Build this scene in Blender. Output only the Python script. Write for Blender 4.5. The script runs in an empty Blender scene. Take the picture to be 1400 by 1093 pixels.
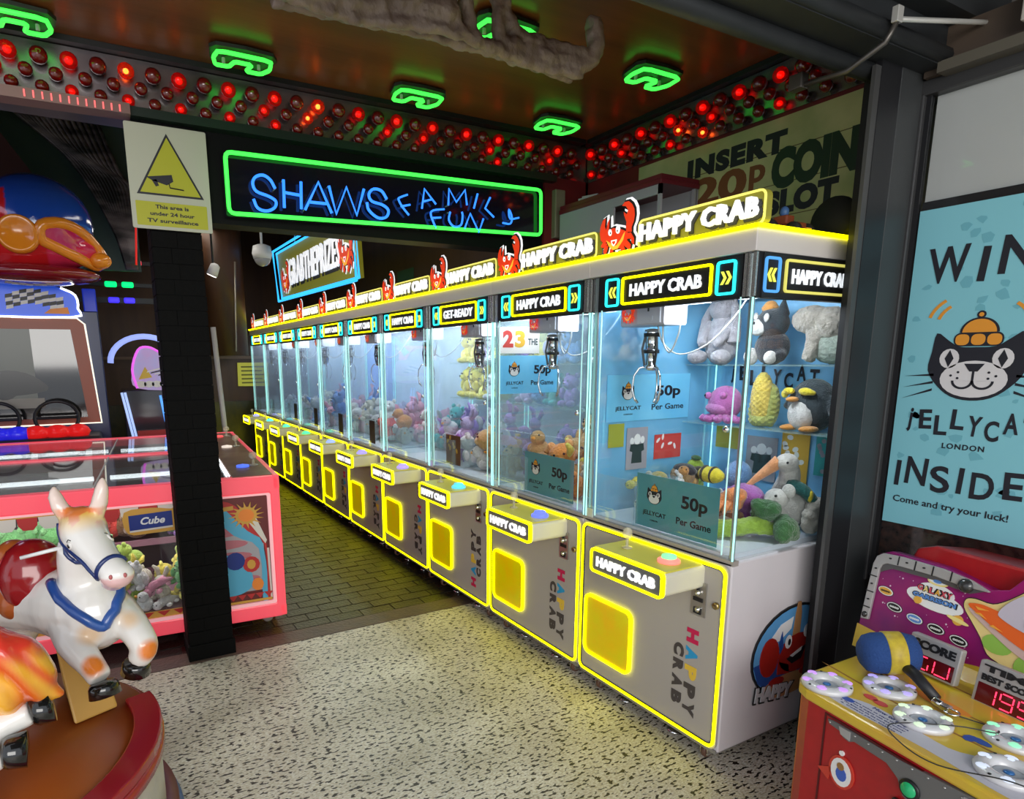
import bpy, bmesh, math, random
from mathutils import Vector, Matrix, noise
R = random.Random(7)
PI = math.pi
sc = bpy.context.scene
COL = sc.collection
# ---------------------------------------------------------------- camera
cd = bpy.data.cameras.new('camera'); cam = bpy.data.objects.new('camera', cd); COL.objects.link(cam)
sc.camera = cam
YAW, PITCH, ROLL = 0.504, -0.192, -0.007
cy_, sy_, cp_, sp_ = math.cos(YAW), math.sin(YAW), math.cos(PITCH), math.sin(PITCH)
fw = Vector((sy_*cp_, cy_*cp_, sp_)); rt = Vector((cy_, -sy_, 0)); up = rt.cross(fw)
r2 = rt*math.cos(ROLL) + up*math.sin(ROLL); u2 = -rt*math.sin(ROLL) + up*math.cos(ROLL)
m = Matrix((r2, u2, -fw)).transposed().to_4x4(); m.translation = (0, 0, 1.644); cam.matrix_world = m
cd.sensor_width = 36; cd.lens = 867.5/1400*36
cd.shift_x = (700-624.9)/1400; cd.shift_y = (658.8-546.5)/1400
cd.clip_start = .05; cd.clip_end = 200
# ---------------------------------------------------------------- world, lights, exposure
w = bpy.data.worlds.new('World'); sc.world = w; w.use_nodes = True
nt = w.node_tree; bg = nt.nodes['Background']
bg.inputs[0].default_value = (0.80, 0.86, 0.95, 1); bg.inputs[1].default_value = 1.1
def area(name, loc, rot, size, sizey, power, col=(1, 1, 1)):
    l = bpy.data.lights.new(name, 'AREA'); l.shape = 'RECTANGLE'; l.size = size; l.size_y = sizey
    l.energy = power; l.color = col
    o = bpy.data.objects.new(name, l); o.location = loc; o.rotation_euler = rot; COL.objects.link(o); return o
# street daylight / street lighting reaching in under the canopy
area('street_daylight', (-1.2, -3.6, 2.5), (math.radians(66), 0, math.radians(-12)), 5, 2.2, 240, (1, .97, .92))
# tube lights of the arcade ceiling
area('arcade_ceiling_light', (1.2, 5.4, 3.2), (0, 0, 0), .3, 2.4, 16, (1, .95, .85))
area('arcade_ceiling_light', (1.2, 8.6, 3.2), (0, 0, 0), .3, 2.4, 13, (1, .95, .85))
area('arcade_side_light', (-1.6, 5.6, 3.2), (0, 0, 0), .6, 1.6, 7, (.75, .7, 1))
sc.view_settings.view_transform = 'Standard'; sc.view_settings.look = 'None'
sc.view_settings.gamma = 1; sc.view_settings.use_curve_mapping = False
sc.view_settings.exposure = 0
sc.cycles.transparent_max_bounces = 32
sc.cycles.max_bounces = 6
sc.cycles.sample_clamp_indirect = 4
sc.cycles.caustics_reflective = False; sc.cycles.caustics_refractive = False
# ---------------------------------------------------------------- materials
MATS = {}
def mat(name, col=(.5, .5, .5), rough=.5, metal=0., emit=None, es=1., var=None, bump=None, coat=0., vcol=False, trans=0., ior=1.45, stretch=None, sheen=0., spec=None):
    """var=(scale, colour2, contrast) colour noise; bump=(scale, strength)"""
    if name in MATS: return MATS[name]
    M = bpy.data.materials.new(name); M.use_nodes = True; t = M.node_tree; N = t.nodes; L = t.links
    b = N['Principled BSDF']
    c4 = (*col, 1)
    b.inputs['Base Color'].default_value = c4; b.inputs['Roughness'].default_value = rough
    b.inputs['Metallic'].default_value = metal; b.inputs['Coat Weight'].default_value = coat
    b.inputs['Coat Roughness'].default_value = .08
    b.inputs['Transmission Weight'].default_value = trans; b.inputs['IOR'].default_value = ior
    if spec is not None: b.inputs['Specular IOR Level'].default_value = spec
    if sheen: b.inputs['Sheen Weight'].default_value = sheen
    tc = None
    def coords():
        nonlocal tc
        if tc is None:
            g = N.new('ShaderNodeTexCoord'); mp = N.new('ShaderNodeMapping')
            L.new(g.outputs['Object'], mp.inputs['Vector'])
            if stretch: mp.inputs['Scale'].default_value = stretch
            tc = mp.outputs[0]
        return tc
    src = None
    if vcol:
        a = N.new('ShaderNodeVertexColor'); a.layer_name = 'Col'; src = a.outputs[0]; L.new(src, b.inputs['Base Color'])
    if var:
        n = N.new('ShaderNodeTexNoise'); n.inputs['Scale'].default_value = var[0]; n.inputs['Detail'].default_value = 4
        L.new(coords(), n.inputs['Vector'])
        rmp = N.new('ShaderNodeValToRGB'); k = var[2] if len(var) > 2 else .2
        rmp.color_ramp.elements[0].position = .5-k; rmp.color_ramp.elements[1].position = .5+k
        L.new(n.outputs['Fac'], rmp.inputs[0])
        mx = N.new('ShaderNodeMix'); mx.data_type = 'RGBA'
        L.new(rmp.outputs[0], mx.inputs[0])
        if src: L.new(src, mx.inputs[6]); mx.blend_type = 'MULTIPLY'
        else: mx.inputs[6].default_value = c4
        mx.inputs[7].default_value = (*var[1], 1); L.new(mx.outputs[2], b.inputs['Base Color'])
    if bump:
        n = N.new('ShaderNodeTexNoise'); n.inputs['Scale'].default_value = bump[0]; n.inputs['Detail'].default_value = 3
        L.new(coords(), n.inputs['Vector'])
        bp = N.new('ShaderNodeBump'); bp.inputs['Strength'].default_value = bump[1]; bp.inputs['Distance'].default_value = .02
        L.new(n.outputs['Fac'], bp.inputs['Height']); L.new(bp.outputs[0], b.inputs['Normal'])
    if emit:
        b.inputs['Emission Color'].default_value = (*emit, 1); b.inputs['Emission Strength'].default_value = es
    MATS[name] = M; return M
def glow(name, col, s):
    return mat(name, tuple(min(1, c*.5) for c in col), .4, emit=col, es=s)
def glass(name, tint=(1, 1, 1), refl=1.0, haze=0., hazecol=(.8, .9, .95)):
    """clear sheet: straight transparency, Fresnel gloss and a little milky film"""
    if name in MATS: return MATS[name]
    M = bpy.data.materials.new(name); M.use_nodes = True; t = M.node_tree; N = t.nodes; L = t.links
    N.remove(N['Principled BSDF'])
    out = N['Material Output']; tr = N.new('ShaderNodeBsdfTransparent'); tr.inputs[0].default_value = (*tint, 1)
    gl = N.new('ShaderNodeBsdfGlossy'); gl.inputs['Roughness'].default_value = .02
    lw = N.new('ShaderNodeLayerWeight'); lw.inputs[0].default_value = .5
    pw = N.new('ShaderNodeMath'); pw.operation = 'POWER'; pw.inputs[1].default_value = 4.5; L.new(lw.outputs['Facing'], pw.inputs[0])
    fr = N.new('ShaderNodeMath'); fr.operation = 'MULTIPLY_ADD'; fr.inputs[1].default_value = .55*refl; fr.inputs[2].default_value = .022*refl; L.new(pw.outputs[0], fr.inputs[0])
    m1 = N.new('ShaderNodeMixShader'); L.new(fr.outputs[0], m1.inputs[0]); L.new(tr.outputs[0], m1.inputs[1]); L.new(gl.outputs[0], m1.inputs[2])
    last = m1
    if haze:
        df = N.new('ShaderNodeBsdfDiffuse'); df.inputs[0].default_value = (*hazecol, 1)
        m2 = N.new('ShaderNodeMixShader'); m2.inputs[0].default_value = haze
        L.new(m1.outputs[0], m2.inputs[1]); L.new(df.outputs[0], m2.inputs[2]); last = m2
    L.new(last.outputs[0], out.inputs[0]); MATS[name] = M; return M
# ---------------------------------------------------------------- mesh builder
def rrect(x0, y0, x1, y1, r, n=4):
    P = []
    for cx, cy, a in ((x1-r, y0+r, -90), (x1-r, y1-r, 0), (x0+r, y1-r, 90), (x0+r, y0+r, 180)):
        for k in range(n+1):
            t = math.radians(a+90*k/n); P.append((cx+r*math.cos(t), cy+r*math.sin(t)))
    return P
def circ(cx, cy, rx, ry=None, n=20, a0=0, a1=360, rot=0):
    ry = rx if ry is None else ry; full = abs(a1-a0) >= 360; P = []
    for k in range(n if full else n+1):
        t = math.radians(a0+(a1-a0)*k/n); x, y = rx*math.cos(t), ry*math.sin(t)
        c, s = math.cos(rot), math.sin(rot); P.append((cx+x*c-y*s, cy+x*s+y*c))
    return P
def dil(P, d):
    n = len(P); A = sum(P[i][0]*P[(i+1) % n][1]-P[(i+1) % n][0]*P[i][1] for i in range(n)); sgn = 1 if A > 0 else -1; Q = []
    for i in range(n):
        a, b, c = Vector(P[i-1]), Vector(P[i]), Vector(P[(i+1) % n])
        e1 = (b-a); e2 = (c-b)
        if e1.length < 1e-9 or e2.length < 1e-9: Q.append(tuple(b)); continue
        e1.normalize(); e2.normalize(); nn = Vector((e1.y+e2.y, -(e1.x+e2.x)))
        if nn.length < 1e-6: nn = Vector((e1.y, -e1.x))
        nn.normalize(); Q.append((b.x+nn.x*d*sgn, b.y+nn.y*d*sgn))
    return Q
def spl(P, n=6, closed=False):
    """Catmull-Rom through the points"""
    P = [Vector(p) for p in P]; Q = []; m_ = len(P)
    rng = m_ if closed else m_-1
    for i in range(rng):
        p0 = P[(i-1) % m_] if closed or i > 0 else P[0]*2-P[1]; p1 = P[i]; p2 = P[(i+1) % m_]
        p3 = P[(i+2) % m_] if closed or i+2 < m_ else P[-1]*2-P[-2]
        for k in range(n):
            t = k/n
            Q.append(.5*((2*p1)+(p2-p0)*t+(2*p0-5*p1+4*p2-p3)*t*t+(3*p1-p0-3*p2+p3)*t**3))
    if not closed: Q.append(P[-1].copy())
    return Q
def s2(P, n=4, closed=True): return [(p[0], p[1]) for p in spl([(a, b, 0) for a, b in P], n, closed)]
TXT = {}
def text_mesh(s, bold=0., shear=0., space=1.):
    k = (s, bold, shear, space)
    if k in TXT: return TXT[k]
    c = bpy.data.curves.new('t', 'FONT'); c.body = s; c.offset = bold; c.shear = shear; c.space_character = space
    c.resolution_u = 4 if len(s) < 8 else 2; c.size = 1; c.fill_mode = 'FRONT'
    o = bpy.data.objects.new('t', c); me = o.to_mesh()
    vs = [v.co.copy() for v in me.vertices]; fs = [tuple(p.vertices) for p in me.polygons]
    es = {}
    for f in fs:
        for i in range(len(f)):
            e = (f[i], f[(i+1) % len(f)]); es[e] = 1
    be = [e for e in es if (e[1], e[0]) not in es]
    o.to_mesh_clear(); bpy.data.objects.remove(o); bpy.data.curves.remove(c)
    x0 = min(v.x for v in vs); x1 = max(v.x for v in vs); y0 = min(v.y for v in vs); y1 = max(v.y for v in vs)
    TXT[k] = (vs, fs, be, x0, x1, y0, y1); return TXT[k]
class MB:
    def __init__(s, T=None): s.v = []; s.f = []; s.mi = []; s.sm = []; s.T = T or Matrix(); s.c = 0; s.smooth = False; s.vc = []; s.col = (1, 1, 1)
    def add(s, vs, fs, smooth=None):
        o = len(s.v)
        for v in vs: s.v.append(tuple(s.T @ Vector(v))); s.vc.append(s.col)
        for f in fs: s.f.append(tuple(i+o for i in f)); s.mi.append(s.c); s.sm.append(s.smooth if smooth is None else smooth)
        return s
    def box(s, x0, y0, z0, x1, y1, z1):
        V = [(x, y, z) for z in (z0, z1) for y in (y0, y1) for x in (x0, x1)]
        return s.add(V, [(0, 2, 3, 1), (4, 5, 7, 6), (0, 1, 5, 4), (2, 6, 7, 3), (0, 4, 6, 2), (1, 3, 7, 5)], False)
    def prism(s, P, w0, w1, smooth=False):
        """polygon in the local u,v plane extruded along w"""
        A = sum(P[i][0]*P[(i+1) % len(P)][1]-P[(i+1) % len(P)][0]*P[i][1] for i in range(len(P)))
        if A < 0: P = P[::-1]
        n = len(P); V = [(x, y, w0) for x, y in P]+[(x, y, w1) for x, y in P]
        s.add(V, [tuple(range(n-1, -1, -1)), tuple(range(n, 2*n))], False)
        o = len(s.v)-2*n
        for i in range(n):
            j = (i+1) % n; s.f.append((o+i, o+j, o+n+j, o+n+i)); s.mi.append(s.c); s.sm.append(smooth)
        return s
    def ring(s, P, Q, w0, w1):
        """closed band between outline P (outer) and Q (inner)"""
        n = len(P); V = [(x, y, w) for w in (w0, w1) for L_ in (P, Q) for x, y in L_]; F = []
        for i in range(n):
            j = (i+1) % n
            F += [(2*n+i, 2*n+j, 3*n+j, 3*n+i), (i, n+i, n+j, j), (i, j, 2*n+j, 2*n+i), (n+i, 3*n+i, 3*n+j, n+j)]
        return s.add(V, F, False)
    def frame(s, x0, y0, x1, y1, r, t, w0, w1, n=4): return s.ring(rrect(x0, y0, x1, y1, r, n), rrect(x0+t, y0+t, x1-t, y1-t, max(r-t, .001), n), w0, w1)
    def tube(s, path, r, n=8, closed=False, cap=True, ref=None):
        P = [Vector(p) for p in path]; m_ = len(P); V = []; F = []
        rs = r if isinstance(r, (list, tuple)) else [r]*m_
        t0 = None; nx = None
        for i in range(m_):
            a = P[i-1] if (closed or i > 0) else P[i]; b = P[(i+1) % m_] if (closed or i < m_-1) else P[i]
            t = (b-a); t = t.normalized() if t.length > 1e-9 else Vector((0, 0, 1))
            if nx is None:
                h = Vector((0, 0, 1)) if abs(t.z) < .9 else Vector((1, 0, 0)); nx = t.cross(h).normalized()
            else: nx = (nx-t*nx.dot(t)); nx = nx.normalized() if nx.length > 1e-6 else t.orthogonal().normalized()
            ny = t.cross(nx)
            for k in range(n):
                a_ = 2*PI*k/n; V.append(P[i]+nx*math.cos(a_)*rs[i]+ny*math.sin(a_)*rs[i])
        for i in range(m_ if closed else m_-1):
            j = (i+1) % m_
            for k in range(n):
                l = (k+1) % n; F.append((i*n+k, i*n+l, j*n+l, j*n+k))
        if not closed and cap: F += [tuple(range(n-1, -1, -1)), tuple((m_-1)*n+k for k in range(n))]
        return s.add(V, F, n > 5)
    def lathe(s, prof, n=20, c=(0, 0, 0), axis=None, smooth=True):
        """prof: (radius, height) pairs about local z (or axis)"""
        q = Vector((0, 0, 1)).rotation_difference(Vector(axis)) if axis else None
        V = []; F = []
        for r_, z_ in prof:
            for k in range(n):
                a = 2*PI*k/n; p = Vector((r_*math.cos(a), r_*math.sin(a), z_))
                if q: p = q @ p
                V.append(p+Vector(c))
        m_ = len(prof)
        for i in range(m_-1):
            for k in range(n):
                l = (k+1) % n; F.append((i*n+k, i*n+l, (i+1)*n+l, (i+1)*n+k))
        if prof[0][0] > 1e-6: F.append(tuple(range(n-1, -1, -1)))
        if prof[-1][0] > 1e-6: F.append(tuple((m_-1)*n+k for k in range(n)))
        return s.add(V, F, smooth)
    def ell(s, c, r, nu=14, nv=9, rot=None):
        if not isinstance(r, (tuple, list)): r = (r, r, r)
        q = rot.to_matrix() if rot is not None and hasattr(rot, 'to_matrix') else None
        V = []; F = []
        for i in range(nv+1):
            ph = PI*i/nv-PI/2
            for k in range(nu):
                a = 2*PI*k/nu; p = Vector((r[0]*math.cos(ph)*math.cos(a), r[1]*math.cos(ph)*math.sin(a), r[2]*math.sin(ph)))
                if q: p = q @ p
                V.append(p+Vector(c))
        for i in range(nv):
            for k in range(nu):
                l = (k+1) % nu; F.append((i*nu+k, i*nu+l, (i+1)*nu+l, (i+1)*nu+k))
        return s.add(V, F, True)
    def text(s, t, x, y, h, w0, w1, width=None, bold=.0, align='c', shear=0, space=1., rot=0.):
        """t centred on (x, y) in the u,v plane, cap height h, optionally squeezed to a width"""
        vs, fs, be, x0, x1, y0, y1 = text_mesh(t, bold, shear, space)
        ky = h/(y1-y0); kx = width/(x1-x0) if width else ky
        ox = (x0+x1)/2 if align == 'c' else x0; oy = (y0+y1)/2
        ca, sa = math.cos(rot), math.sin(rot)
        def tr(v, w_):
            a, b = (v.x-ox)*kx, (v.y-oy)*ky
            return (x+a*ca-b*sa, y+a*sa+b*ca, w_)
        n = len(vs); V = [tr(v, w1) for v in vs]; F = list(fs)
        if abs(w1-w0) > 1e-6:
            V += [tr(v, w0) for v in vs]; F += [(a, a+n, b+n, b) for a, b in be]
        return s.add(V, F, False)
def FR(o, u, v):
    u, v = Vector(u), Vector(v); w_ = u.cross(v); M = Matrix((u, v, w_)).transposed().to_4x4(); M.translation = o; return M
MC = {}
def mesh(name, mb, mats, vcol=False):
    me = bpy.data.meshes.new(name); me.from_pydata(mb.v, [], mb.f)
    for m_ in (mats if isinstance(mats, (list, tuple)) else [mats]): me.materials.append(m_)
    me.polygons.foreach_set('material_index', mb.mi); me.polygons.foreach_set('use_smooth', mb.sm)
    if vcol:
        ca = me.color_attributes.new('Col', 'FLOAT_COLOR', 'POINT')
        ca.data.foreach_set('color', [x for c in mb.vc for x in (*c, 1)])
    me.update(); return me
def obj(name, mb, mats, parent=None, label=None, bev=0, key=None, loc=None, rot=None, vcol=False, stuff=False):
    """one mesh object; with key the mesh data is shared (mb may be a function)"""
    if key and key in MC: me = MC[key]
    else:
        if callable(mb): mb = mb()
        me = mesh(name, mb, mats, vcol)
        if key: MC[key] = me
    o = bpy.data.objects.new(name, me); COL.objects.link(o)
    if parent: o.parent = parent
    if loc is not None: o.location = loc
    if rot is not None: o.rotation_euler = rot
    if label: o['label'] = label
    if stuff: o['kind'] = 'stuff'
    if bev:
        b = o.modifiers.new('bevel', 'BEVEL'); b.width = bev; b.segments = 2; b.limit_method = 'ANGLE'; b.angle_limit = math.radians(50)
    return o
def tag(o, label, cat, group=None):
    o['label'] = label; o['category'] = cat
    if group: o['group'] = group
    return o
def thing(name, label, cat, loc=(0, 0, 0), rotz=0, group=None, rot=None):
    o = bpy.data.objects.new(name, None); COL.objects.link(o); o.empty_display_size = .1
    o.location = loc; o.rotation_euler = rot if rot else (0, 0, rotz); return tag(o, label, cat, group)
def struct(name, mb, mats, parent=None, bev=0):
    o = obj(name, mb, mats, parent, bev=bev); o['kind'] = 'structure'; return o
def blob(name, mb, mats, voxel, parent=None, it=6, label=None, colfn=None, loc=None, rot=None, dispfn=None, key=None):
    """melt the overlapping primitives of mb into ONE continuous smooth skin"""
    if key and key in MC: return obj(name, None, mats, parent, label, key=key, loc=loc, rot=rot)
    me0 = mesh(name+'_raw', mb, mats); o = bpy.data.objects.new(name, me0); COL.objects.link(o)
    r_ = o.modifiers.new('r', 'REMESH'); r_.mode = 'VOXEL'; r_.voxel_size = voxel; r_.use_smooth_shade = True
    if it: s_ = o.modifiers.new('s', 'SMOOTH'); s_.iterations = it; s_.factor = .5
    bpy.context.view_layer.update()
    dg = bpy.context.evaluated_depsgraph_get(); me = bpy.data.meshes.new_from_object(o.evaluated_get(dg))
    bpy.data.objects.remove(o); bpy.data.meshes.remove(me0); me.name = name
    if dispfn:
        for v in me.vertices: v.co += v.normal*dispfn(v.co)
    if colfn:
        ca = me.color_attributes.new('Col', 'FLOAT_COLOR', 'POINT'); d = []
        for v in me.vertices: d += [*colfn(v.co, v.normal), 1]
        ca.data.foreach_set('color', d)
    for p in me.polygons: p.use_smooth = True
    k = key or (name+str(len(MC))); MC[k] = me
    return obj(name, None, mats, parent, label, key=k, loc=loc, rot=rot)
def copy_tree(o, parent=None):
    c = o.copy(); COL.objects.link(c)
    if parent: c.parent = parent
    for ch in list(o.children): copy_tree(ch, c)
    return c
UX = ((0, -1, 0), (0, 0, 1))     # frame of a face seen from -x (left to right runs toward -y)
UY = ((1, 0, 0), (0, 0, 1))      # frame of a face seen from -y
# palette
BLK = mat('black_paint', (.012, .012, .014), .4); WHT = mat('white_plastic', (.8, .8, .8), .4)
CHR = mat('chrome', (.8, .8, .82), .15, 1); DGR = mat('dark_grey_metal', (.035, .038, .042), .45, .3)
YN = glow('yellow_neon', (1, .93, 0.0), 4.0); CN = glow('cyan_neon', (.02, .75, .8), 2.2)
GN = glow('green_neon', (.05, 1, .07), 1.7); BN = glow('blue_neon', (.05, .22, 1), 4.5)
WL = glow('white_light', (.95, .97, 1), 3.0); RED = mat('red_paint', (.5, .01, .02), .3, coat=.5)
TG = mat('gold_yellow_print', (.8, .6, .05), .5); GLS = glass('clear_glass', (.97, .99, .99), 1.0)
# ================================================================ SHELL
Yb = 3.60; Xw = 3.0; Zc = 3.05
def terrazzo():
    M = bpy.data.materials.new('terrazzo'); M.use_nodes = True; t = M.node_tree; N = t.nodes; L = t.links; b = N['Principled BSDF']
    g = N.new('ShaderNodeTexCoord'); mp = N.new('ShaderNodeMapping'); mp.inputs['Scale'].default_value = (.62, 1.35, 1); L.new(g.outputs['Object'], mp.inputs['Vector'])
    v = N.new('ShaderNodeTexNoise'); v.inputs['Scale'].default_value = 55; v.inputs['Detail'].default_value = 1.5; L.new(mp.outputs[0], v.inputs['Vector'])
    r = N.new('ShaderNodeValToRGB'); r.color_ramp.elements[0].position = .395; r.color_ramp.elements[1].position = .435
    r.color_ramp.elements[0].color = (.03, .025, .02, 1); r.color_ramp.elements[1].color = (.80, .78, .70, 1); L.new(v.outputs['Fac'], r.inputs[0])
    n2 = N.new('ShaderNodeTexNoise'); n2.inputs['Scale'].default_value = 2.2; n2.inputs['Detail'].default_value = 6; L.new(mp.outputs[0], n2.inputs['Vector'])
    r2_ = N.new('ShaderNodeValToRGB'); r2_.color_ramp.elements[0].position = .3; r2_.color_ramp.elements[1].position = .7
    r2_.color_ramp.elements[0].color = (.6, .58, .54, 1); r2_.color_ramp.elements[1].color = (1, 1, 1, 1); L.new(n2.outputs['Fac'], r2_.inputs[0])
    n3 = N.new('ShaderNodeTexNoise'); n3.inputs['Scale'].default_value = 120; L.new(mp.outputs[0], n3.inputs['Vector'])
    r3 = N.new('ShaderNodeValToRGB'); r3.color_ramp.elements[0].position = .4; r3.color_ramp.elements[1].position = .6
    r3.color_ramp.elements[0].color = (.72, .66, .55, 1); r3.color_ramp.elements[1].color = (1, 1, 1, 1); L.new(n3.outputs['Fac'], r3.inputs[0])
    m1 = N.new('ShaderNodeMix'); m1.data_type = 'RGBA'; m1.blend_type = 'MULTIPLY'; m1.inputs[0].default_value = 1
    L.new(r.outputs[0], m1.inputs[6]); L.new(r2_.outputs[0], m1.inputs[7])
    m2 = N.new('ShaderNodeMix'); m2.data_type = 'RGBA'; m2.blend_type = 'MULTIPLY'; m2.inputs[0].default_value = 1
    L.new(m1.outputs[2], m2.inputs[6]); L.new(r3.outputs[0], m2.inputs[7]); L.new(m2.outputs[2], b.inputs['Base Color'])
    b.inputs['Roughness'].default_value = .42; return M
struct('floor', MB().box(-5, -6, -.1, 6, 3.54, 0), terrazzo())
# brick part of the floor: mortar bed, a soldier strip and single pavers
bed = mat('mortar', (.03, .026, .022), .8, bump=(90, .4))
fb = struct('floor_brick', MB().box(-4, 3.54, -.1, 3.2, 10.7, -.006), bed)
brk = [mat('brick_%s' % n, c, .32, var=(14, tuple(k*.55 for k in c), .25), bump=(60, .35)) for n, c in
       (('brown', (.028, .018, .014)), ('umber', (.020, .016, .014)), ('russet', (.036, .021, .015)))]
strip = obj('threshold', MB().box(-4, 3.545, -.02, 3.2, 3.70, .002), mat('threshold_stone', (.12, .075, .055), .5, var=(6, (.07, .05, .045)), bump=(50, .3)), fb)
cnt = 0; rest = MB(); ry = 3.71; row = 0
while ry < 10.2:
    x = .25-(.11 if row % 2 else 0)
    while x < 2.15:
        j = R.uniform(-.0015, .0015)
        if cnt < 290 and x > .2 and ry < 7.2 and not (x > 2.0 and ry > 4.6):
            obj('brick', lambda: MB().box(0, 0, -.05, .212, .102, 0), brk[cnt % 3], fb, key='brick%d' % (cnt % 3), loc=(x, ry, .0+j), rot=(R.uniform(-.006, .006), R.uniform(-.006, .006), 0)); cnt += 1
        else: rest.c = R.randrange(3); rest.box(x, ry, -.05, x+.212, ry+.102, j)
        x += .22
    ry += .11; row += 1
obj('far_bricks', rest, brk, fb, stuff=True)
# walls
wallred = mat('deep_red_wall', (.16, .012, .014), .5, var=(3, (.08, .008, .01)))
dkwall = mat('dark_wall', (.02, .015, .013), .6)
struct('wall_right', MB().box(Xw, 1.5, 0, Xw+.15, 10.7, 4.3), wallred)
brn = mat('brown_panel_wall', (.09, .042, .02), .45, var=(5, (.05, .022, .012)), stretch=(1, 1, .15))
bw = struct('wall_back', MB().box(-4, 10.6, 0, 3.15, 10.75, 4.3), brn)
obj('wainscot', MB().box(-4, 10.57, 0, 3.0, 10.6, 1.0), mat('olive_panel', (.03, .03, .012), .25, var=(9, (.05, .045, .01)), stretch=(3, 1, 1)), bw)
obj('dado_rail', MB().box(-4, 10.55, 1.66, 3.0, 10.6, 1.70), mat('rail_wood', (.16, .09, .05), .4), bw)
struct('wall_left', MB().box(-4.1, 3.6, 0, -4, 10.75, 4.3), dkwall)
struct('ceiling', MB().box(-4, 3.7, 4.26, 3.15, 10.75, 4.36), mat('dark_ceiling', (.03, .026, .024), .35, var=(2, (.06, .05, .045))))
wood = mat('varnished_ceiling_wood', (.26, .085, .022), .30, var=(1.6, (.11, .045, .015), .25), coat=.0, stretch=(.5, 3.5, 1), bump=(6, .04))
pc = struct('ceiling_porch', MB().box(-3, 1.5, Zc, Xw, Yb, Zc+.1), wood)
# header wall above the arcade entrance (behind bulbs and neon sign)
HB = mat('header_black', (.003, .003, .0035), .6, spec=.15)
hd = struct('wall_entrance_header', MB().box(-3, Yb+.02, 2.83, Xw, Yb+.2, 4.35), HB)
obj('sign_band', MB().box(.24, Yb-.0, 2.33, 2.70, Yb+.14, 2.80), HB, hd)
obj('ledge', MB().box(-3, Yb-.07, 2.76, 2.70, Yb+.14, 2.80), mat('dark_green_ledge', (.012, .022, .018), .3), hd)
struct('trim_entrance_corner', MB().box(2.64, Yb-.02, 2.3, 3.0, Yb+.12, 2.8), wallred)
struct('trim_ceiling_back', MB().box(-3, Yb-.06, Zc-.025, Xw-.06, Yb+.02, Zc-.001), BLK)
struct('trim_ceiling_right', MB().box(Xw-.05, 1.5, Zc-.025, Xw, Yb-.06, Zc-.001), BLK)
struct('trim_corner', MB().box(Xw-.02, Yb-.02, 2.3, Xw+.02, Yb+.019, 2.83), BLK)
obj('brown_panelling', MB().box(Xw-.012, 3.85, 0, Xw, 10.57, 4.25), brn, [o for o in COL.objects if o.name == 'wall_right'][0])
# outside canopy soffit over the camera and beam of the shutter
cano = mat('black_canopy', (.008, .008, .009), .6)
struct('ceiling_canopy', MB().box(-1.0, -.6, 3.12, 4.5, 1.3, 3.22), cano)
bm_ = MB().box(.2, 1.22, 2.74, 3.2, 1.5, 3.2).box(.2, 1.30, 2.62, 3.2, 1.48, 2.74)
bm_.tube([(.2, 1.30, 2.65), (3.0, 1.30, 2.65)], .028, 10).tube([(.2, 1.42, 2.60), (3.0, 1.42, 2.60)], .03, 10)
struct('trim_shutter_beam', bm_, mat('charcoal_metal', (.03, .033, .036), .5, .2, var=(4, (.018, .02, .022))))
# shutter post, window frame on the right
pm = mat('post_grey', (.045, .048, .05), .42, .2, bump=(200, .05))
po = struct('trim_shutter_post', MB().box(2.40, 1.37, 0, 2.52, 1.395, 2.62).box(2.475, 1.395, 0, 2.52, 1.47, 2.62), BLK)
obj('post_face', MB().box(2.52, 1.37, 0, 2.705, 1.49, 2.72), pm, po, bev=.006)
obj('guide_rail', MB().box(2.368, 1.372, 0, 2.40, 1.385, 2.60), mat('grey_rail', (.09, .09, .09), .4, .5), po)
gx = 2.69
wf = MB().box(gx-.03, 1.36, .74, gx+.03, 1.395, 2.56).box(gx-.03, -.6, 2.55, gx+.03, 1.395, 2.60)
win = struct('window_1', wf, mat('frame_dark', (.06, .06, .062), .4, .4), bev=.004)
obj('bead', MB().box(gx-.045, 1.375, .74, gx-.028, 1.392, 2.56), mat('frame_silver', (.35, .34, .33), .35, .7), win)
obj('window_seal', MB().box(gx-.012, 1.345, .76, gx+.01, 1.36, 2.55), BLK, win)
obj('window_pane', MB().box(gx-.004, -.6, .78, gx+.004, 1.345, 2.55), glass('window_glass', (.95, .96, .96), 1.1), win)
obj('window_blind', MB().box(gx+.02, -.6, 2.185, gx+.03, 1.34, 2.55), mat('pale_blind', (.58, .58, .57), .6), win)
obj('blind_rail', MB().box(gx+.006, -.6, 2.150, gx+.034, 1.34, 2.192), BLK, win)
obj('head_panel', MB().box(gx-.05, -.6, 2.60, gx+.06, 1.36, 2.74), mat('brown_head_panel', (.10, .07, .05), .5, var=(3, (.06, .045, .035))), win)
obj('head_rail', MB().box(gx-.09, -.6, 2.59, gx-.03, 1.30, 2.625), mat('olive_rail', (.10, .09, .07), .5), win)
obj('closer_body', MB().box(gx-.14, .99, 2.64, gx-.05, 1.06, 2.78), mat('light_plastic', (.45, .42, .38), .4), win, bev=.004)
struct('trim_sill_stone', MB().box(gx-.02, -.6, 0, gx-.006, 1.344, .79).box(gx+.012, -.6, 0, gx+.1, 1.40, .992), mat('dark_red_granite', (.05, .024, .02), .2, var=(40, (.015, .01, .01), .12)))
struct('wall_window_back', MB().box(2.86, -.7, 0, 2.95, 1.49, 3.1), mat('room_dim', (.12, .11, .10), .7))
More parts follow.
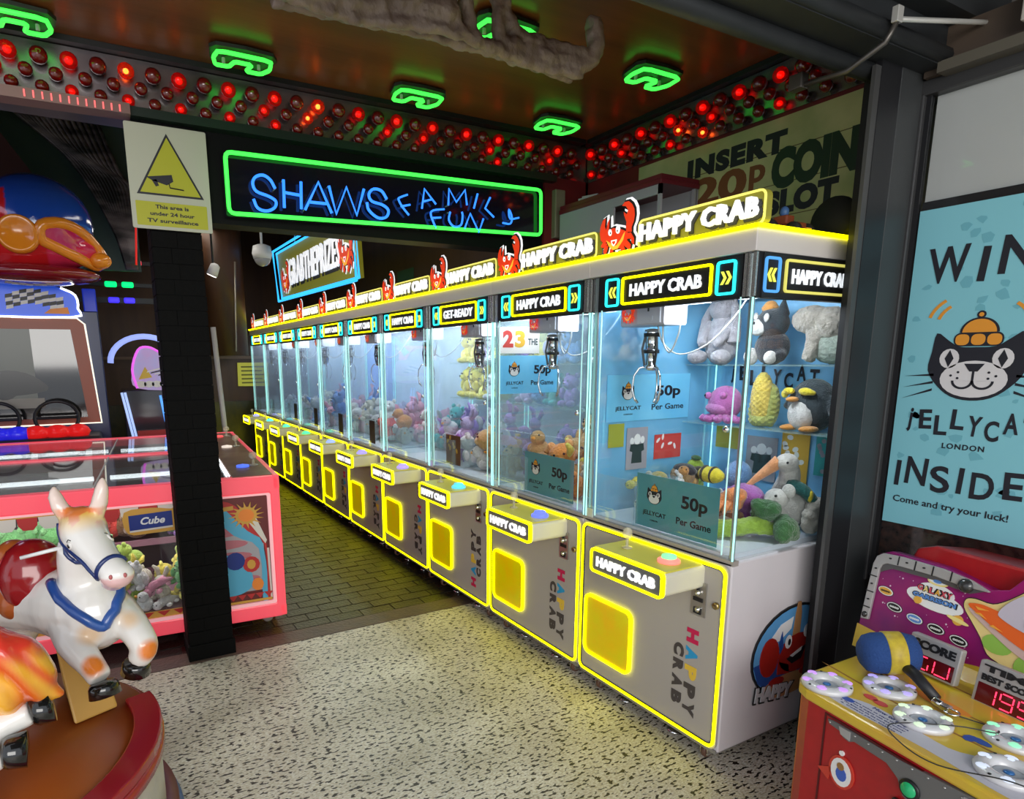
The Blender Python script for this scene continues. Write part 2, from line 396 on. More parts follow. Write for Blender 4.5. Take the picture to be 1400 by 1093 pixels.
# stay arm of the door
arm = MB(Matrix.Translation((-2.3, -1.34, -2.6))).tube([(2.24, 1.29, 2.655), (2.86, 1.20, 2.74)], .008, 8).box(2.225, 1.28, 2.645, 2.255, 1.30, 2.69).box(2.83, 1.18, 2.70, 2.87, 1.21, 2.76)
t = thing('door_stay', 'thin bright metal door stay arm spanning below the black beam, top right', 'door stay', (2.3, 1.3, 2.6)); TS = Matrix.Translation((-2.3, -1.3, -2.6))
obj('bright_arm', arm, mat('bright_steel', (.75, .74, .7), .3, .6), t, bev=.002)
obj('dark_arm', MB(TS).tube([(2.24, 1.25, 2.65), (2.235, 1.275, 2.60), (2.225, 1.38, 2.555), (2.215, 1.54, 2.562)], .009, 8), mat('dark_steel', (.12, .11, .10), .4, .8), t)
obj('bracket', MB(TS).box(2.195, 1.52, 2.55, 2.235, 1.57, 2.60), mat('dark_steel'), t, bev=.004)
# ================================================================ CLAW MACHINES
MX, MW, MD, Y0 = 2.0, .85, .88, 1.49
cabm = mat('cabinet_pale', (.66, .62, .64), .38, var=(3, (.60, .57, .59)))
doorm = mat('door_taupe', (.40, .37, .345), .42, bump=(300, .03))
YB = mat('lit_yellow_plastic', (.55, .50, .08), .3, emit=(1, .85, 0), es=.06)
FLAP = mat('lit_flap', (.6, .55, 0), .25, emit=(.75, .62, 0), es=.22, var=(7, (.75, .40, 0)))
GRY = mat('panel_grey', (.12, .125, .135), .4); CREAM = mat('cream_plastic', (.62, .60, .52), .35)
CR = mat('crab_red', (.8, .03, .01), .4, emit=(1, .07, .01), es=.42); CO = mat('crab_orange', (.9, .4, .03), .4, emit=(1, .45, .05), es=.6)
CW = mat('sign_white', (.9, .9, .9), .4, emit=(.95, .97, 1), es=.7); CK = mat('sign_black', (.02, .02, .02), .45)
SY = mat('sign_olive', (.22, .20, .03), .4, emit=(.55, .52, .03), es=.16); SYE = mat('sign_rim_yellow', (.6, .55, .1), .4, emit=(1, .9, .2), es=.8)
TXL = mat('lit_letters', (.6, .62, .65), .4, emit=(.9, .95, 1), es=.8)
CSH = mat('letter_shadow', (.03, .03, .03), .6)
pal = [mat('print_crimson', (.55, .01, .08), .5), mat('print_blue', (.02, .30, .60), .5), mat('print_gold', (.75, .50, .05), .5), mat('print_charcoal', (.06, .05, .05), .5)]
CRAB = [('r', [(560,110),(600,60),(660,45),(710,80),(745,140),(755,220),(745,300),(715,380),(720,440),(640,450),(632,380),(640,320),(600,240),(588,190),(640,220),(655,160),(620,112)]),
 ('r', [(225,410),(255,330),(300,290),(290,400),(320,460),(335,360),(365,300),(360,420),(345,520),(335,610),(290,640),(235,600),(213,500)]),
 ('r', [(320,540),(360,450),(440,410),(560,420),(640,440),(690,480),(640,580),(560,670),(440,700),(360,640)]),
 ('r', [(640,470),(710,450),(760,520),(762,600),(735,590),(715,530),(640,540)]), ('r', [(600,580),(660,560),(715,610),(705,700),(670,660),(610,630)]),
 ('r', [(540,640),(600,620),(640,700),(590,785),(530,760),(580,710)]), ('r', [(340,630),(270,630),(240,680),(262,700),(330,680)]),
 ('r', [(360,660),(300,690),(290,760),(320,800),(345,720)]), ('r', [(400,700),(390,780),(440,815),(460,770),(430,700)]),
 ('o', [(330,590),(400,620),(440,660),(500,640),(560,560),(600,480),(625,450),(600,560),(520,680),(440,710),(380,670)]),
 ('w', circ(388, 478, 28, 46, 14)), ('w', circ(512, 430, 32, 54, 14)), ('k', circ(398, 485, 9, 14, 8)), ('k', circ(508, 445, 9, 16, 8)),
 ('w', [(410,585),(500,560),(495,600),(455,660),(425,640)]), ('r', [(425,600),(485,580),(480,610),(455,640)])]
def crab(mb, ox, oy, sz, w0, mirror=False, backing=True):
    """the crab emblem; needs materials 0 red 1 orange 2 white 3 black"""
    k = sz/800
    def tr(P, d=0, sh=0): 
        Q = [((x-485)*(-1 if mirror else 1)*1.28+sh, (1010-.284*(x-485)-138-y)-430+sh*.3) for x, y in P]
        if d: Q = dil(Q, d)
        return [(ox+a*k, oy+b*k) for a, b in Q]
    if backing:
        for i, (c, P) in enumerate(CRAB[:9]):
            mb.c = 2; mb.prism(tr(P, 38, 34), w0-.004, w0+i*.00005); mb.c = 3; mb.prism(tr(P, 22, 14), w0, w0+.002+i*.00005)
    for i, (c, P) in enumerate(CRAB):
        mb.c = 'rowk'.index(c); mb.prism(tr(P), w0+.001, w0+.004+i*.0002)
CM = [CR, CO, CW, CK]
def happy(mb, x, y, h, width, w0, w1, c=0, bold=.045): mb.c = c; mb.text('HAPPY CRAB', x, y, h, w0, w1, width, bold)
def F(x=0): return FR((x, 0, 0), *UX)      # u = -y, v = z, w = -x
def cached(key, fn): return key, fn
def crown(par, i):
    def box():
        b = MB(F(.03)); b.prism(rrect(-.60, 2.088, -.005, 2.205, .025), -.03, 0); return b
    c = obj('crown_sign', box, SY, par, key='crown_box')
    def rim():
        b = MB(F(.03)); b.frame(-.60, 2.088, -.005, 2.205, .025, .008, 0, .004); return b
    obj('rim', rim, SYE, c, key='crown_rim')
    def sh():
        b = MB(F(.03)); b.text('HAPPY CRAB', -.294, 2.140, .074, .001, .006, .565, .07, space=1.08)
        return b
    obj('letter_shadow', sh, CSH, c, key='crown_shadow')
    def tx():
        b = MB(F(.022)); b.text('HAPPY CRAB', -.302, 2.149, .070, 0, .012, .555, .038, space=1.08); return b
    obj('lettering', tx, CW, c, key='crown_text')
    def cr():
        b = MB(F(.025)); crab(b, -.725, 2.185, .245, 0); return b
    obj('crab_figure', cr, CM, c, key='crown_crab')
def header(par, side=False, msg='HAPPY CRAB'):
    if side: T = FR((0, -.004, 0), *UY); u0, u1, f0, f1, a0, a1 = .03, .85, .145, .565, .035, .115
    else: T = F(.004); u0, u1, f0, f1, a0, a1 = -.80, -.06, -.655, -.185, -.755, -.672
    k = 's' if side else 'f'
    def pn():
        b = MB(T); b.box(u0, 1.845, -.02, u1, 1.995, 0); return b
    h = obj('header_display', pn, BLK, par, key='hd'+k)
    def fr():
        b = MB(T); b.frame(f0, 1.865, f1, 1.98, .014, .009, 0, .007); return b
    obj('yellow_frame', fr, glow('side_frame', (.75, .7, .15), .8) if side else YN, h, key='hf'+k)
    am = glow('side_cyan', (.1, .4, .9), .8) if side else CN; cm = glow('chevron_yellow', (.9, .95, .1), 1.0)
    for q, (x, s_) in enumerate((((a0+a1)/2, -1), (-.1245, 1))):
        if side and q: continue
        af_ = obj('arrow_frame', lambda: MB(T).frame(x-.0415, 1.862, x+.0415, 1.982, .014, .009, 0, .007), am, h, key='ha%s%d' % (k, q))
        for d in (-.011, .011):
            xx = x+d; obj('chevron', lambda: MB(T).prism([(xx-s_*.012, 1.945), (xx-s_*.002, 1.945), (xx+s_*.012, 1.922), (xx-s_*.002, 1.899), (xx-s_*.012, 1.899), (xx+s_*.002, 1.922)], 0, .004), cm, h, key='hc%s%d%.3f' % (k, q, d))
    def tx():
        b = MB(T); b.text(msg, (f0+f1)/2, 1.9225, .052, 0, .005, (f1-f0)*.8, .03); return b
    obj('lettering', tx, TXL, h, key='ht'+k+msg)
def claw_machine(i, label):
    t = thing('claw_machine', label, 'claw machine', (MX, Y0+MW*i, 0), 0, 'row of ten claw machines')
    ends = (i == 0)
    obj('cabinet', lambda: MB().box(.0, .003, .09, MD, .847, .88), cabm, t, bev=.006, key='cabinet')
    obj('door_panel', lambda: MB(F()).prism(rrect(-.842, .098, -.008, .868, .03), 0, .012), doorm, t, key='door')
    dn = obj('door_neon', lambda: MB(F()).frame(-.838, .105, -.012, .86, .035, .0105, .010, .020), YN, t, key='dneon')
    obj('seal', lambda: MB(F()).frame(-.8265, .1165, -.0235, .8485, .027, .004, .011, .016), BLK, dn, key='dseal')
    obj('base_plate', lambda: MB(F()).box(-.84, .082, -.5, -.01, .098, .006), mat('base_grey', (.22, .21, .2), .5), t, key='bplate')
    # control box
    cb = obj('control_box', lambda: MB(F()).prism(rrect(-.515, .748, -.115, .848, .02), .012, .235), CREAM, t, key='cbox')
    obj('face_plate', lambda: MB(F()).prism(rrect(-.508, .755, -.122, .841, .016), .235, .240), GRY, cb, key='cface')
    obj('yellow_trim', lambda: MB(F()).frame(-.518, .745, -.112, .851, .022, .010, .228, .245), YN, cb, key='cneon')
    obj('top_plate', lambda: MB().box(-.225, .117, .846, -.03, .513, .852), YB, cb, key='ctop')
    obj('lettering', lambda: MB(F()).text('HAPPY CRAB', -.315, .797, .044, .24, .246, .33, .045), CW, cb, key='ctext')
    obj('joystick', lambda: MB().lathe([(.022, .852), (.022, .858), (.006, .862), (.006, .90)], 12, (-.13, .42, 0)).ell((-.13, .42, .917), (.021, .021, .026), 12, 8), glass('joystick_acrylic', (.9, .88, .8), 2, .35, (.85, .8, .65)), cb, key='joy')
    bc = [(.9, .25, .2), (.15, .2, 1), (.1, .6, .9), (.4, .3, 1), (.35, .3, 1), (.3, .4, 1), (.1, 1, .4), (.1, .9, .5), (.1, .8, .9), (.4, .4, 1)][i]
    bt = obj('push_button', lambda: MB().lathe([(.044, .852), (.044, .862), (.032, .870)], 20, (-.12, .20, 0)), glow('button_rim_%d' % i, bc, 1.1), cb, key='btn%d' % i)
    bt2 = obj('button_cap', lambda: MB().lathe([(.030, .868), (.028, .880), (.0, .885)], 20, (-.12, .20, 0)), glow('button_cap_g', (.25, .9, .4), 1.1) if i == 0 else glow('button_rim_%d' % i, bc, 1.1), cb, key='bcap%d' % i)
    # prize door
    pf = obj('prize_flap', lambda: MB(F()).prism(rrect(-.79, .215, -.49, .505, .03), .008, .02), FLAP, t, key='flap')
    obj('flap_neon', lambda: MB(F()).frame(-.80, .205, -.48, .515, .04, .012, .012, .026), YN, pf, key='fneon')
    # coin unit
    cu = obj('coin_unit', lambda: MB(F()).box(-.165, .632, .008, -.098, .772, .018), mat('steel_plate', (.5, .48, .45), .3, .9), t, key='coin')
    obj('coin_slots', lambda: MB(F()).box(-.135, .735, .018, -.129, .762, .028).box(-.155, .692, .018, -.11, .708, .022).box(-.15, .64, .018, -.115, .665, .022), BLK, cu, key='coinb')
    obj('coin_knob', lambda: MB(F()).lathe([(.012, .0), (.012, .012), (.0, .016)], 12, (-.132, .728, .018)), CHR, cu, key='coink')
    obj('coin_knob', lambda: MB(F()).lathe([(.011, .0), (.011, .010), (.0, .014)], 12, (-.128, .66, .018)), CHR, cu, key='coink2')
    obj('lock', lambda: MB(F()).lathe([(.014, 0), (.014, .012), (.008, .014)], 14, (-.05, .70, .01)), mat('brass', (.4, .3, .15), .3, 1), t, key='lock')
    # big upright lettering
    up = i in (2, 8)
    def let():
        b = MB(F()); s_ = 1 if up else -1; zz = .375
        for q, (ch, c) in enumerate(zip('HAPPY', (0, 1, 2, 3, 3))):
            b.c = c; d = (q-2)*.080
            b.text(ch, -.150 if not up else -.20, zz+s_*d, .058, .0125, .0145, .060, .06, rot=s_*PI/2)
        for q, ch in enumerate('CRAB'):
            b.c = 3; d = (q-1.5)*.072+(.03)
            b.text(ch, -.215 if not up else -.135, zz+s_*d, .052, .0125, .0145, .056, .06, rot=s_*PI/2)
        return b
    obj('door_lettering', let, pal, t, key='let%d' % up)
    # glass box
    zb, zt = .887, 1.998
    obj('ledge', lambda: MB().box(0, .0, .868, .03, .85, .888), mat('ledge_taupe', (.33, .30, .27), .4), t, key='ledge')
    obj('front_glass', lambda: MB().box(.006, .012, zb, .011, .838, 1.996), GLS, t, key='fg')
    sg = glass('side_glass', (.90, .98, .97), .8, .05, (.5, .85, .9)); pg = glass('partition_%d' % min(i, 2), (.92, .97, .98), .7, (.55, .32, .12)[min(i, 2)], ((.22, .58, .88), (.42, .55, .58), (.60, .66, .80))[min(i, 2)])
    if ends: obj('side_glass', lambda: MB().box(.012, .006, zb, MD-.02, .011, 1.846), GLS, t, key='sgn')
    obj('partition_glass', lambda: MB().box(.02, .838, zb, MD-.02, .843, 1.996), pg, t, key='sg%d' % min(i, 2))
    edge = mat('acrylic_edge_glow', (.55, .75, .72), .2, emit=(.4, .9, .85), es=.5)  # cyan LED light caught in the acrylic, put in as emission
    obj('door_profile', lambda: MB().box(.0, .055, .90, .004, .0585, 1.85), edge, t, key='prof')
    obj('door_profile', lambda: MB().box(.0, .775, .90, .005, .780, 1.85), edge, t, key='prof2')
    obj('corner_block', lambda: MB().box(-.002, .79, .888, .006, .83, .93), mat('clear_profile', (.6, .66, .66), .15, .3), t, key='prof3')
    obj('hinge', lambda: MB(F()).lathe([(.012, 0), (.012, .012), (.005, .016)], 10, (-.07, 1.38, 0)), CHR, t, key='hinge')
    led = glow('corner_led', (.42, 1, .92), 1.25)
    for (x, y) in ((-.002, .004), (-.002, .836), (MD-.04, .02), (MD-.04, .82)):
        obj('corner_light', lambda: MB().box(0, 0, .888, .005, .005, 1.845), led, t, key='cled', loc=(x, y, 0))
    obj('corner_profile', lambda: MB().box(.012, .012, .888, .02, .03, 1.995).box(.012, .815, .888, .02, .836, 1.995), mat('profile_alu', (.45, .5, .52), .3, .6), t, key='cprof')
    obj('header_slats', lambda: MB().box(.001, .005, 1.85, .012, .018, 1.996).box(.001, .03, 1.85, .012, .036, 1.996).box(.001, .04, 1.85, .012, .052, 1.996), mat('bright_slat', (.6, .6, .58), .25, .8), t, key='slats')
    obj('header_backing', lambda: MB().box(.013, .003, 1.845, .03, .85, 1.996), BLK, t, key='hback')
    if ends: obj('side_header_backing', lambda: MB().box(.013, .004, 1.845, MD, .03, 1.996), BLK, t, key='hback2')
    header(t, False, 'GET-READY' if i == 2 else 'HAPPY CRAB')
    if ends: header(t, True)
    tc = obj('top_cap', lambda: MB().box(-.012, 0, 1.998, MD, .85, 2.074), mat('cap_white', (.62, .58, .56), .4), t, bev=.003, key='cap')
    obj('yellow_edge_light', lambda: MB().box(-.02, 0, 2.072, -.002, .85, 2.086), YN, tc, key='capn')
    if ends: obj('side_edge_light', lambda: MB().box(-.02, -.008, 2.072, MD, .006, 2.086), YN, tc, key='capn2')
    crown(t, i)
    # inside
    fl = mat('playfield_white', (.62, .66, .72), .4)
    obj('playfield', lambda: MB().box(.02, .04, .880, MD-.02, .81, .900), fl, t, key='pf')
    bpc = [(.22, .50, .78), (.40, .50, .50), (.60, .66, .78), (.60, .66, .80), (.60, .66, .76), (.5, .58, .76), (.25, .38, .85), (.45, .47, .6), (.38, .40, .5), (.33, .34, .40)][i]
    bp = mat('back_panel_%d' % i, bpc, .35, var=(7, tuple(min(1, c*1.2) for c in bpc), .15))
    obj('back_panel', lambda: MB().box(MD-.02, .0, .9, MD, .85, 1.99), bp, t, key='bp%d' % i)
    obj('chute', lambda: MB().box(.03, .55, .9, .033, .80, 1.10).box(.03, .55, .9, .30, .553, 1.10).box(.297, .55, .9, .30, .80, 1.10), glass('chute_acrylic', (.92, .97, .98), 1.2, .10), t, key='chute')
    obj('light_bar', lambda: MB().box(.035, .06, 1.965, .06, .79, 1.985), glow('bar_white', (.85, .92, 1), 3.2), t, key='lbar')
    la = bpy.data.lights.get('machine_fill') or bpy.data.lights.new('machine_fill', 'AREA')  # fill light added to lift the dark interior, apart from the light bar
    la.shape = 'RECTANGLE'; la.size = .12; la.size_y = .70; la.energy = 11; la.color = (.88, .94, 1)
    lo = bpy.data.objects.new('machine_fill', la); lo.location = (.20, .42, 1.975); lo.rotation_euler = (0, math.radians(-18), 0); COL.objects.link(lo); lo.parent = t
    # gantry and claw
    px, py = (.20, .66) if i == 0 else (.24+.04*((i*3) % 3-1), .47+.07*((i*5) % 3-1))
    g = obj('gantry', lambda: MB().box(.05, .0, 1.915, .07, .85, 1.935).box(MD-.10, .0, 1.915, MD-.08, .85, 1.935), CHR, t, key='gan')
    obj('gantry_beam', lambda: MB().box(.05, -.02, 1.915, MD-.08, .02, 1.94), CHR, g, key='gb', loc=(0, py, 0))
    ca = obj('carriage', lambda: MB().prism(rrect(-.07, -.055, .07, .06, .012), -.13, .13), mat('carriage_white', (.50, .48, .53), .35), t, key='car', loc=(px, py, 1.835), rot=(0, 0, 0))
    ca.rotation_euler = (PI/2, 0, 0)
    obj('carriage_plate', lambda: MB(FR((0, 0, 0), *UX)).box(-.02, -.045, 0, .115, .055, .008).box(.03, .0, .008, .05, .03, .010).prism(rrect(.01, -.035, .075, -.015, .006), .008, .012), mat('plate_white', (.55, .56, .62), .3), t, key='carp', loc=(px-.07, py, 1.835))
    def slot(): return MB(FR((0, 0, 0), *UX)).box(.045, .005, .008, .052, .03, .012)
    obj('plate_slot', slot, BLK, t, key='cslot', loc=(px-.07, py, 1.835))
    def st(): b = MB(FR((0, 0, 0), *UX)); crab(b, -.075, .0, .09, .002, backing=False); return b
    obj('crab_sticker', st, [CR, CO, WHT, BLK], t, key='csticker', loc=(px-.075, py, 1.835))
    def cab():
        b = MB(); b.tube(spl([(0, -.06, -.05), (.0, -.07, -.13), (0, -.11, -.17), (0, -.15, -.10), (0, -.16, -.05)], 6), .004, 6)
        b.tube(spl([(0, -.03, -.05), (.02, -.05, -.13), (.05, -.12, -.18), (.1, -.22, -.14), (.15, -.30, -.04), (.2, -.33, .05)], 6), .0035, 6); return b
    obj('coiled_cable', cab, mat('cable_grey', (.6, .62, .62), .3, .3), t, key='cable', loc=(px, py, 1.835))
    cl = obj('claw', lambda: MB().lathe([(.012, -.03), (.034, -.035), (.034, -.06), (.028, -.065), (.028, -.12), (.033, -.122), (.033, -.135), (.022, -.14), (.022, -.19), (.030, -.195), (.026, -.215), (.01, -.22)], 16), CHR, t, key='claw', loc=(px, py, 1.80))
    def pr():
        b = MB()
        for a in (20, 140, 260):
            c, s_ = math.cos(math.radians(a)), math.sin(math.radians(a))
            b.tube([(r_*c, r_*s_, z) for r_, z in ((.02, -.20), (.05, -.205), (.072, -.24), (.078, -.30), (.066, -.345), (.050, -.365))], [.005]*4+[.007, .006], 6)
        return b
    obj('prongs', pr, CHR, cl, key='prongs')
    def st2():
        b = MB()
        for a in (20, 140, 260):
            c, s_ = math.cos(math.radians(a)), math.sin(math.radians(a)); b.tube([(.028*c, .028*s_, -.06), (.04*c, .04*s_, -.12), (.026*c, .026*s_, -.20)], .006, 5)
        b.lathe([(.037, -.05), (.037, -.066)], 14); b.lathe([(.035, -.125), (.035, -.14)], 14); return b
    obj('claw_frame', st2, BLK, cl, key='clawf')
    # shelves with posters
    if i < 4:
        for zz in (1.31, 1.60):
            obj('shelf', lambda: MB().box(MD-.26, .02, 0, MD-.025, .83, .006), glass('shelf_acrylic', (.93, .98, .97), 1.5, .12, (.7, .95, .9)), t, key='shelf', loc=(0, 0, zz))
    for (x, y) in ((.06, .10), (.06, .75), (.80, .10)):
        def cas():
            b = MB(); b.c = 0; b.box(-.022, -.022, .070, .022, .022, .09); b.box(-.02, -.02, .02, .02, -.014, .075).box(-.02, .014, .02, .02, .02, .075)
            b.c = 1; b.lathe([(.026, -.011), (.030, -.006), (.030, .006), (.026, .011)], 16, (0, 0, .031), (0, 1, 0)); return b
        obj('caster', cas, [CHR, mat('caster_brown', (.12, .06, .04), .4)], t, key='cas', loc=(x, y, 0))
    for y in (.30, .60):
        obj('levelling_foot', lambda: MB().lathe([(.032, 0), (.032, .006), (.012, .014), (.006, .016), (.006, .082)], 16), CHR, t, key='foot', loc=(.09, y, 0))
    return t
names10 = ['nearest claw machine of the row, its white side with the round crab sticker in view',
 'second claw machine from the near end, blue button, tan toys inside',
 'third claw machine from the near end, its display reading GET-READY',
 'fourth claw machine from the near end, white and yellow toys inside',
 'fifth claw machine from the near end, purple button on its yellow-edged control box',
 'sixth claw machine from the near end of the neon-edged row',
 'seventh claw machine from the near end, bright blue glow inside',
 'third claw machine from the far end of the row',
 'last but one claw machine at the far end of the row',
 'farthest claw machine, at the dark back wall by the yellow notice']
CLAW = [claw_machine(i, names10[i]) for i in range(10)]
# round crab sticker on the near side panel
def sticker():
    b = MB(FR((2.42-MX, -.002, .44), *UY)); b.c = 4; b.prism(circ(0, 0, .265, .20, 32), -.004, .002)
    b.c = 0; b.prism(circ(0, 0, .255, .19, 32), .001, .003)
    b.c = 1; b.prism([(-.255, -.02), (-.12, -.005), (0, .02), (.2, .03), (.25, -.02), (.2, -.13), (.05, -.19), (-.12, -.17), (-.22, -.10)], .003, .0038)
    b.c = 2; b.prism(circ(-.02, -.15, .17, .05, 20), .0038, .0045)
    b.c = 5; b.prism([(-.18, .06), (-.1, .13), (-.02, .15), (-.03, .10), (-.1, .06)], .003, .0042)
    b.c = 2; b.prism([(-.02, .05), (.03, .05), (.03, .16), (.02, .21), (0, .21), (-.01, .16)], .0038, .005)
    b.c = 3
    for P in (circ(.02, -.015, .12, .085, 20), circ(-.16, .0, .06, .085, 18), [(-.10, -.03), (-.03, -.06), (-.02, -.10), (-.10, -.09)], circ(-.10, -.12, .05, .02, 12), circ(.10, -.11, .05, .02, 12), circ(.19, .02, .05, .07, 16)): b.prism(P, .004, .0065)
    b.c = 1; b.prism([(-.105, .05), (-.09, .10), (-.075, .03), (-.095, .0)], .005, .007)
    b.c = 5
    for x, y in ((-.045, .045), (.075, .07)): b.prism(circ(x, y, .022, .03, 14), .0065, .0075)
    b.c = 4
    for x, y in ((-.04, .043), (.08, .068)): b.prism(circ(x, y, .009, .015, 10), .0075, .0082)
    b.prism([(-.05, -.03), (.03, -.01), (.08, .01), (.05, -.05), (-.01, -.06)], .0065, .0078)
    b.c = 5; b.prism([(-.03, -.02), (.05, .005), (.045, -.012), (-.01, -.03)], .0078, .0084)
    return b
st = obj('round_sticker', sticker, [mat('sticker_sky', (.10, .32, .62), .4), mat('sticker_blue', (.02, .07, .28), .4), mat('sticker_sand', (.50, .25, .10), .4), mat('sticker_red', (.34, .015, .01), .4), BLK, WHT], CLAW[0], 'round seaside sticker with a smiling red crab')
b = MB(FR((2.42-MX, -.004, .44), *UY)); b.c = 0; b.text('HAPPY', -.11, -.165, .075, .002, .006, .26, .08, rot=-.12); b.c = 1; b.text('HAPPY', -.115, -.16, .065, .006, .009, .24, .05, rot=-.12)
obj('sticker_lettering', b, [BLK, mat('letter_grey', (.5, .5, .52), .4)], st)
# ================================================================ SIGNS IN THE MACHINES
CY = mat('poster_cyan', (.17, .50, .60), .45, var=(9, (.13, .42, .54), .12)); TEAL = mat('sign_teal', (.09, .29, .33), .3)
BRT = mat('sign_sky', (.14, .50, .80), .4, var=(6, (.20, .58, .85), .15)); INK = mat('ink_black', (.012, .012, .02), .5); PAPER = mat('paper_white', (.75, .72, .70), .6)
JELLY = mat('print_orange', (.75, .30, .03), .5)
def cat_logo(b, ox, oy, s, w0, detail=True, wh=1.):
    """black cat face with a jelly on its head; materials: 0 ink, 1 white, 2 orange"""
    def P(L): return [(ox+x*s*wh, oy+y*s) for x, y in L]
    b.c = 0
    b.prism(P(s2([(-.42, .42), (-.30, .34), (-.18, .26), (0, .25), (.18, .26), (.30, .34), (.43, .42), (.45, .2), (.47, -.02), (.36, -.2), (.2, -.33), (0, -.37), (-.2, -.33), (-.36, -.2), (-.47, -.02), (-.45, .2)], 3)), w0, w0+.001)
    b.prism(P(rrect(-.24, .26, .24, .42, .07)), w0, w0+.0012); b.prism(P(circ(0, .42, .19, .17, 16, 0, 180)), w0, w0+.0013); b.prism(P(circ(0, .62, .045, None, 10)), w0, w0+.0012)
    b.c = 2
    for x in (-.155, 0, .155): b.prism(P(rrect(x-.068, .275, x+.068, .40, .05)), w0+.001, w0+.002)
    b.prism(P(circ(0, .42, .165, .15, 16, 0, 180)), w0+.001, w0+.0022); b.prism(P(circ(0, .62, .025, None, 8)), w0, w0+.002)
    b.c = 1
    for x in (-.26, .26): b.prism(P(circ(x, .12, .10, .115, 16)), w0+.001, w0+.002)
    b.prism(P(circ(0, -.12, .33, .215, 24)), w0+.001, w0+.002)
    b.c = 0
    for x in (-.26, .26): b.prism(P([(x-.045, .12), (x, .22), (x+.045, .12), (x, .02)]), w0+.002, w0+.003)
    b.prism(P([(-.10, .06), (.10, .06), (.04, -.03), (-.04, -.03)]), w0+.002, w0+.003)
    if detail:
        for x in (-.16, .16): b.ring(P(circ(x*.62, -.14, .11, .10, 14, 180, 359.9)+circ(x*.62, -.14, .085, .075, 14, 359.9, 180))[:15], P(circ(x*.62, -.14, .085, .075, 14, 180, 359.9))[:15], w0+.002, w0+.003)
        b.prism(P([(-.012, -.03), (.012, -.03), (.012, -.15), (-.012, -.15)]), w0+.002, w0+.003)
        for sx in (-1, 1):
            for k in range(3):
                y0 = -.06-.09*k; b.prism(P([(sx*.40, y0), (sx*.40, y0-.03), (sx*.72, y0-.035-.05*k)]), w0, w0+.001)
            for q in ((.15, -.02), (.22, -.06), (.15, -.09)): b.prism(P(circ(sx*q[0], q[1]-.02, .014, None, 8)), w0+.002, w0+.003)
            b.c = 2
            for k, rr in enumerate((.30, .40)): b.ring(P(circ(sx*.15, .52, rr, rr*.9, 8, 20 if sx > 0 else 125, 55 if sx > 0 else 160)), P(circ(sx*.15, .52, rr-.035, rr*.9-.035, 8, 20 if sx > 0 else 125, 55 if sx > 0 else 160)), w0, w0+.001) if False else b.prism(P(circ(sx*.15, .52, rr, rr*.9, 8, 15 if sx > 0 else 125, 55 if sx > 0 else 165)+circ(sx*.15, .52, rr-.035, rr*.9-.035, 8, 15 if sx > 0 else 125, 55 if sx > 0 else 165)[::-1]), w0, w0+.001)
            b.c = 0
def wavy(b, t, x, y, h, w0, w1, step, amp, wide=.75, bold=.02):
    for k, ch in enumerate(t):
        sy = (0, .08, -.18, .16, -.12, -.30, .12, -.10)[k % 8]*h*amp; b.text(ch, x+(k-(len(t)-1)/2)*step, y+sy, h*(1.0 if ch != 'j' else 1.25), w0, w1, step*wide*(.35 if ch in 'jI' else 1), bold, rot=(-.06, .05, .02, -.03)[k % 4])
def fifty(T, wd, ht, name, label, base, par=None):
    b = MB(T); b.prism([(0, 0), (wd, 0), (wd, ht), (0, ht)], -.002, 0)
    o = obj(name, b, base); tag(o, label, 'sign', 'price signs in the claw machines')
    l = MB(T); cat_logo(l, wd*.24, ht*.60, ht*.38, 0, False); obj('cat_emblem', l, [INK, PAPER, JELLY], o)
    l = MB(T); l.text('jELLYCAT', wd*.25, ht*.27, ht*.11, 0, .001, wd*.30, .02); l.text('LONDON', wd*.25, ht*.15, ht*.03, 0, .001, wd*.1, .01)
    l.text('50p', wd*.73, ht*.60, ht*.30, 0, .001, wd*.30, .03); l.text('Per Game', wd*.73, ht*.28, ht*.13, 0, .001, wd*.40, .015); obj('lettering', l, INK, o)
    return o
fifty(FR((2.05, 2.05, .905), *UX), .44, .235, 'price_sign', 'teal 50p per game sign standing behind the front glass of the nearest claw machine', TEAL)
fifty(FR((2.05, 2.92, .905), *UX), .43, .225, 'price_sign', 'teal 50p per game sign standing behind the front glass of the second claw machine', TEAL)
fifty(FR((2.10, 2.322, 1.335), *UY), .56, .225, 'price_sign', 'bright blue 50p per game sign hanging high in the nearest claw machine', BRT)
fifty(FR((2.04, 3.172, 1.435), *UY), .42, .222, 'price_sign', 'bright blue 50p per game sign hanging high in the second claw machine', BRT)
def card(T, wd, ht, name, label, base, fn=None, mats=None, cat='poster', group='picture cards in the claw machines'):
    b = MB(T); b.prism([(0, 0), (wd, 0), (wd, ht), (0, ht)], -.002, 0); o = obj(name, b, base); tag(o, label, cat, group)
    if fn: l = MB(T); fn(l, wd, ht); obj('print', l, mats, o)
    return o
prm = [mat('print_red', (.55, .06, .05), .5), mat('print_olive', (.35, .38, .05), .5), WHT, mat('print_dark', (.03, .05, .05), .5), mat('print_grey', (.35, .34, .38), .5), mat('print_amber', (.65, .38, .05), .5), mat('print_aqua', (.05, .40, .38), .5)]
def shirt(b, w_, h_): b.c = 3; b.prism([(w_*.25, h_*.15), (w_*.75, h_*.15), (w_*.72, h_*.42), (w_*.85, h_*.45), (w_*.8, h_*.62), (w_*.6, h_*.6), (w_*.4, h_*.6), (w_*.2, h_*.62), (w_*.15, h_*.45), (w_*.28, h_*.42)], 0, .001); b.c = 2; b.prism(circ(w_*.5, h_*.72, w_*.16, h_*.13, 12), 0, .001); b.prism(circ(w_*.25, h_*.68, w_*.1, h_*.09, 10), 0, .001); b.prism(circ(w_*.75, h_*.70, w_*.1, h_*.09, 10), 0, .001)
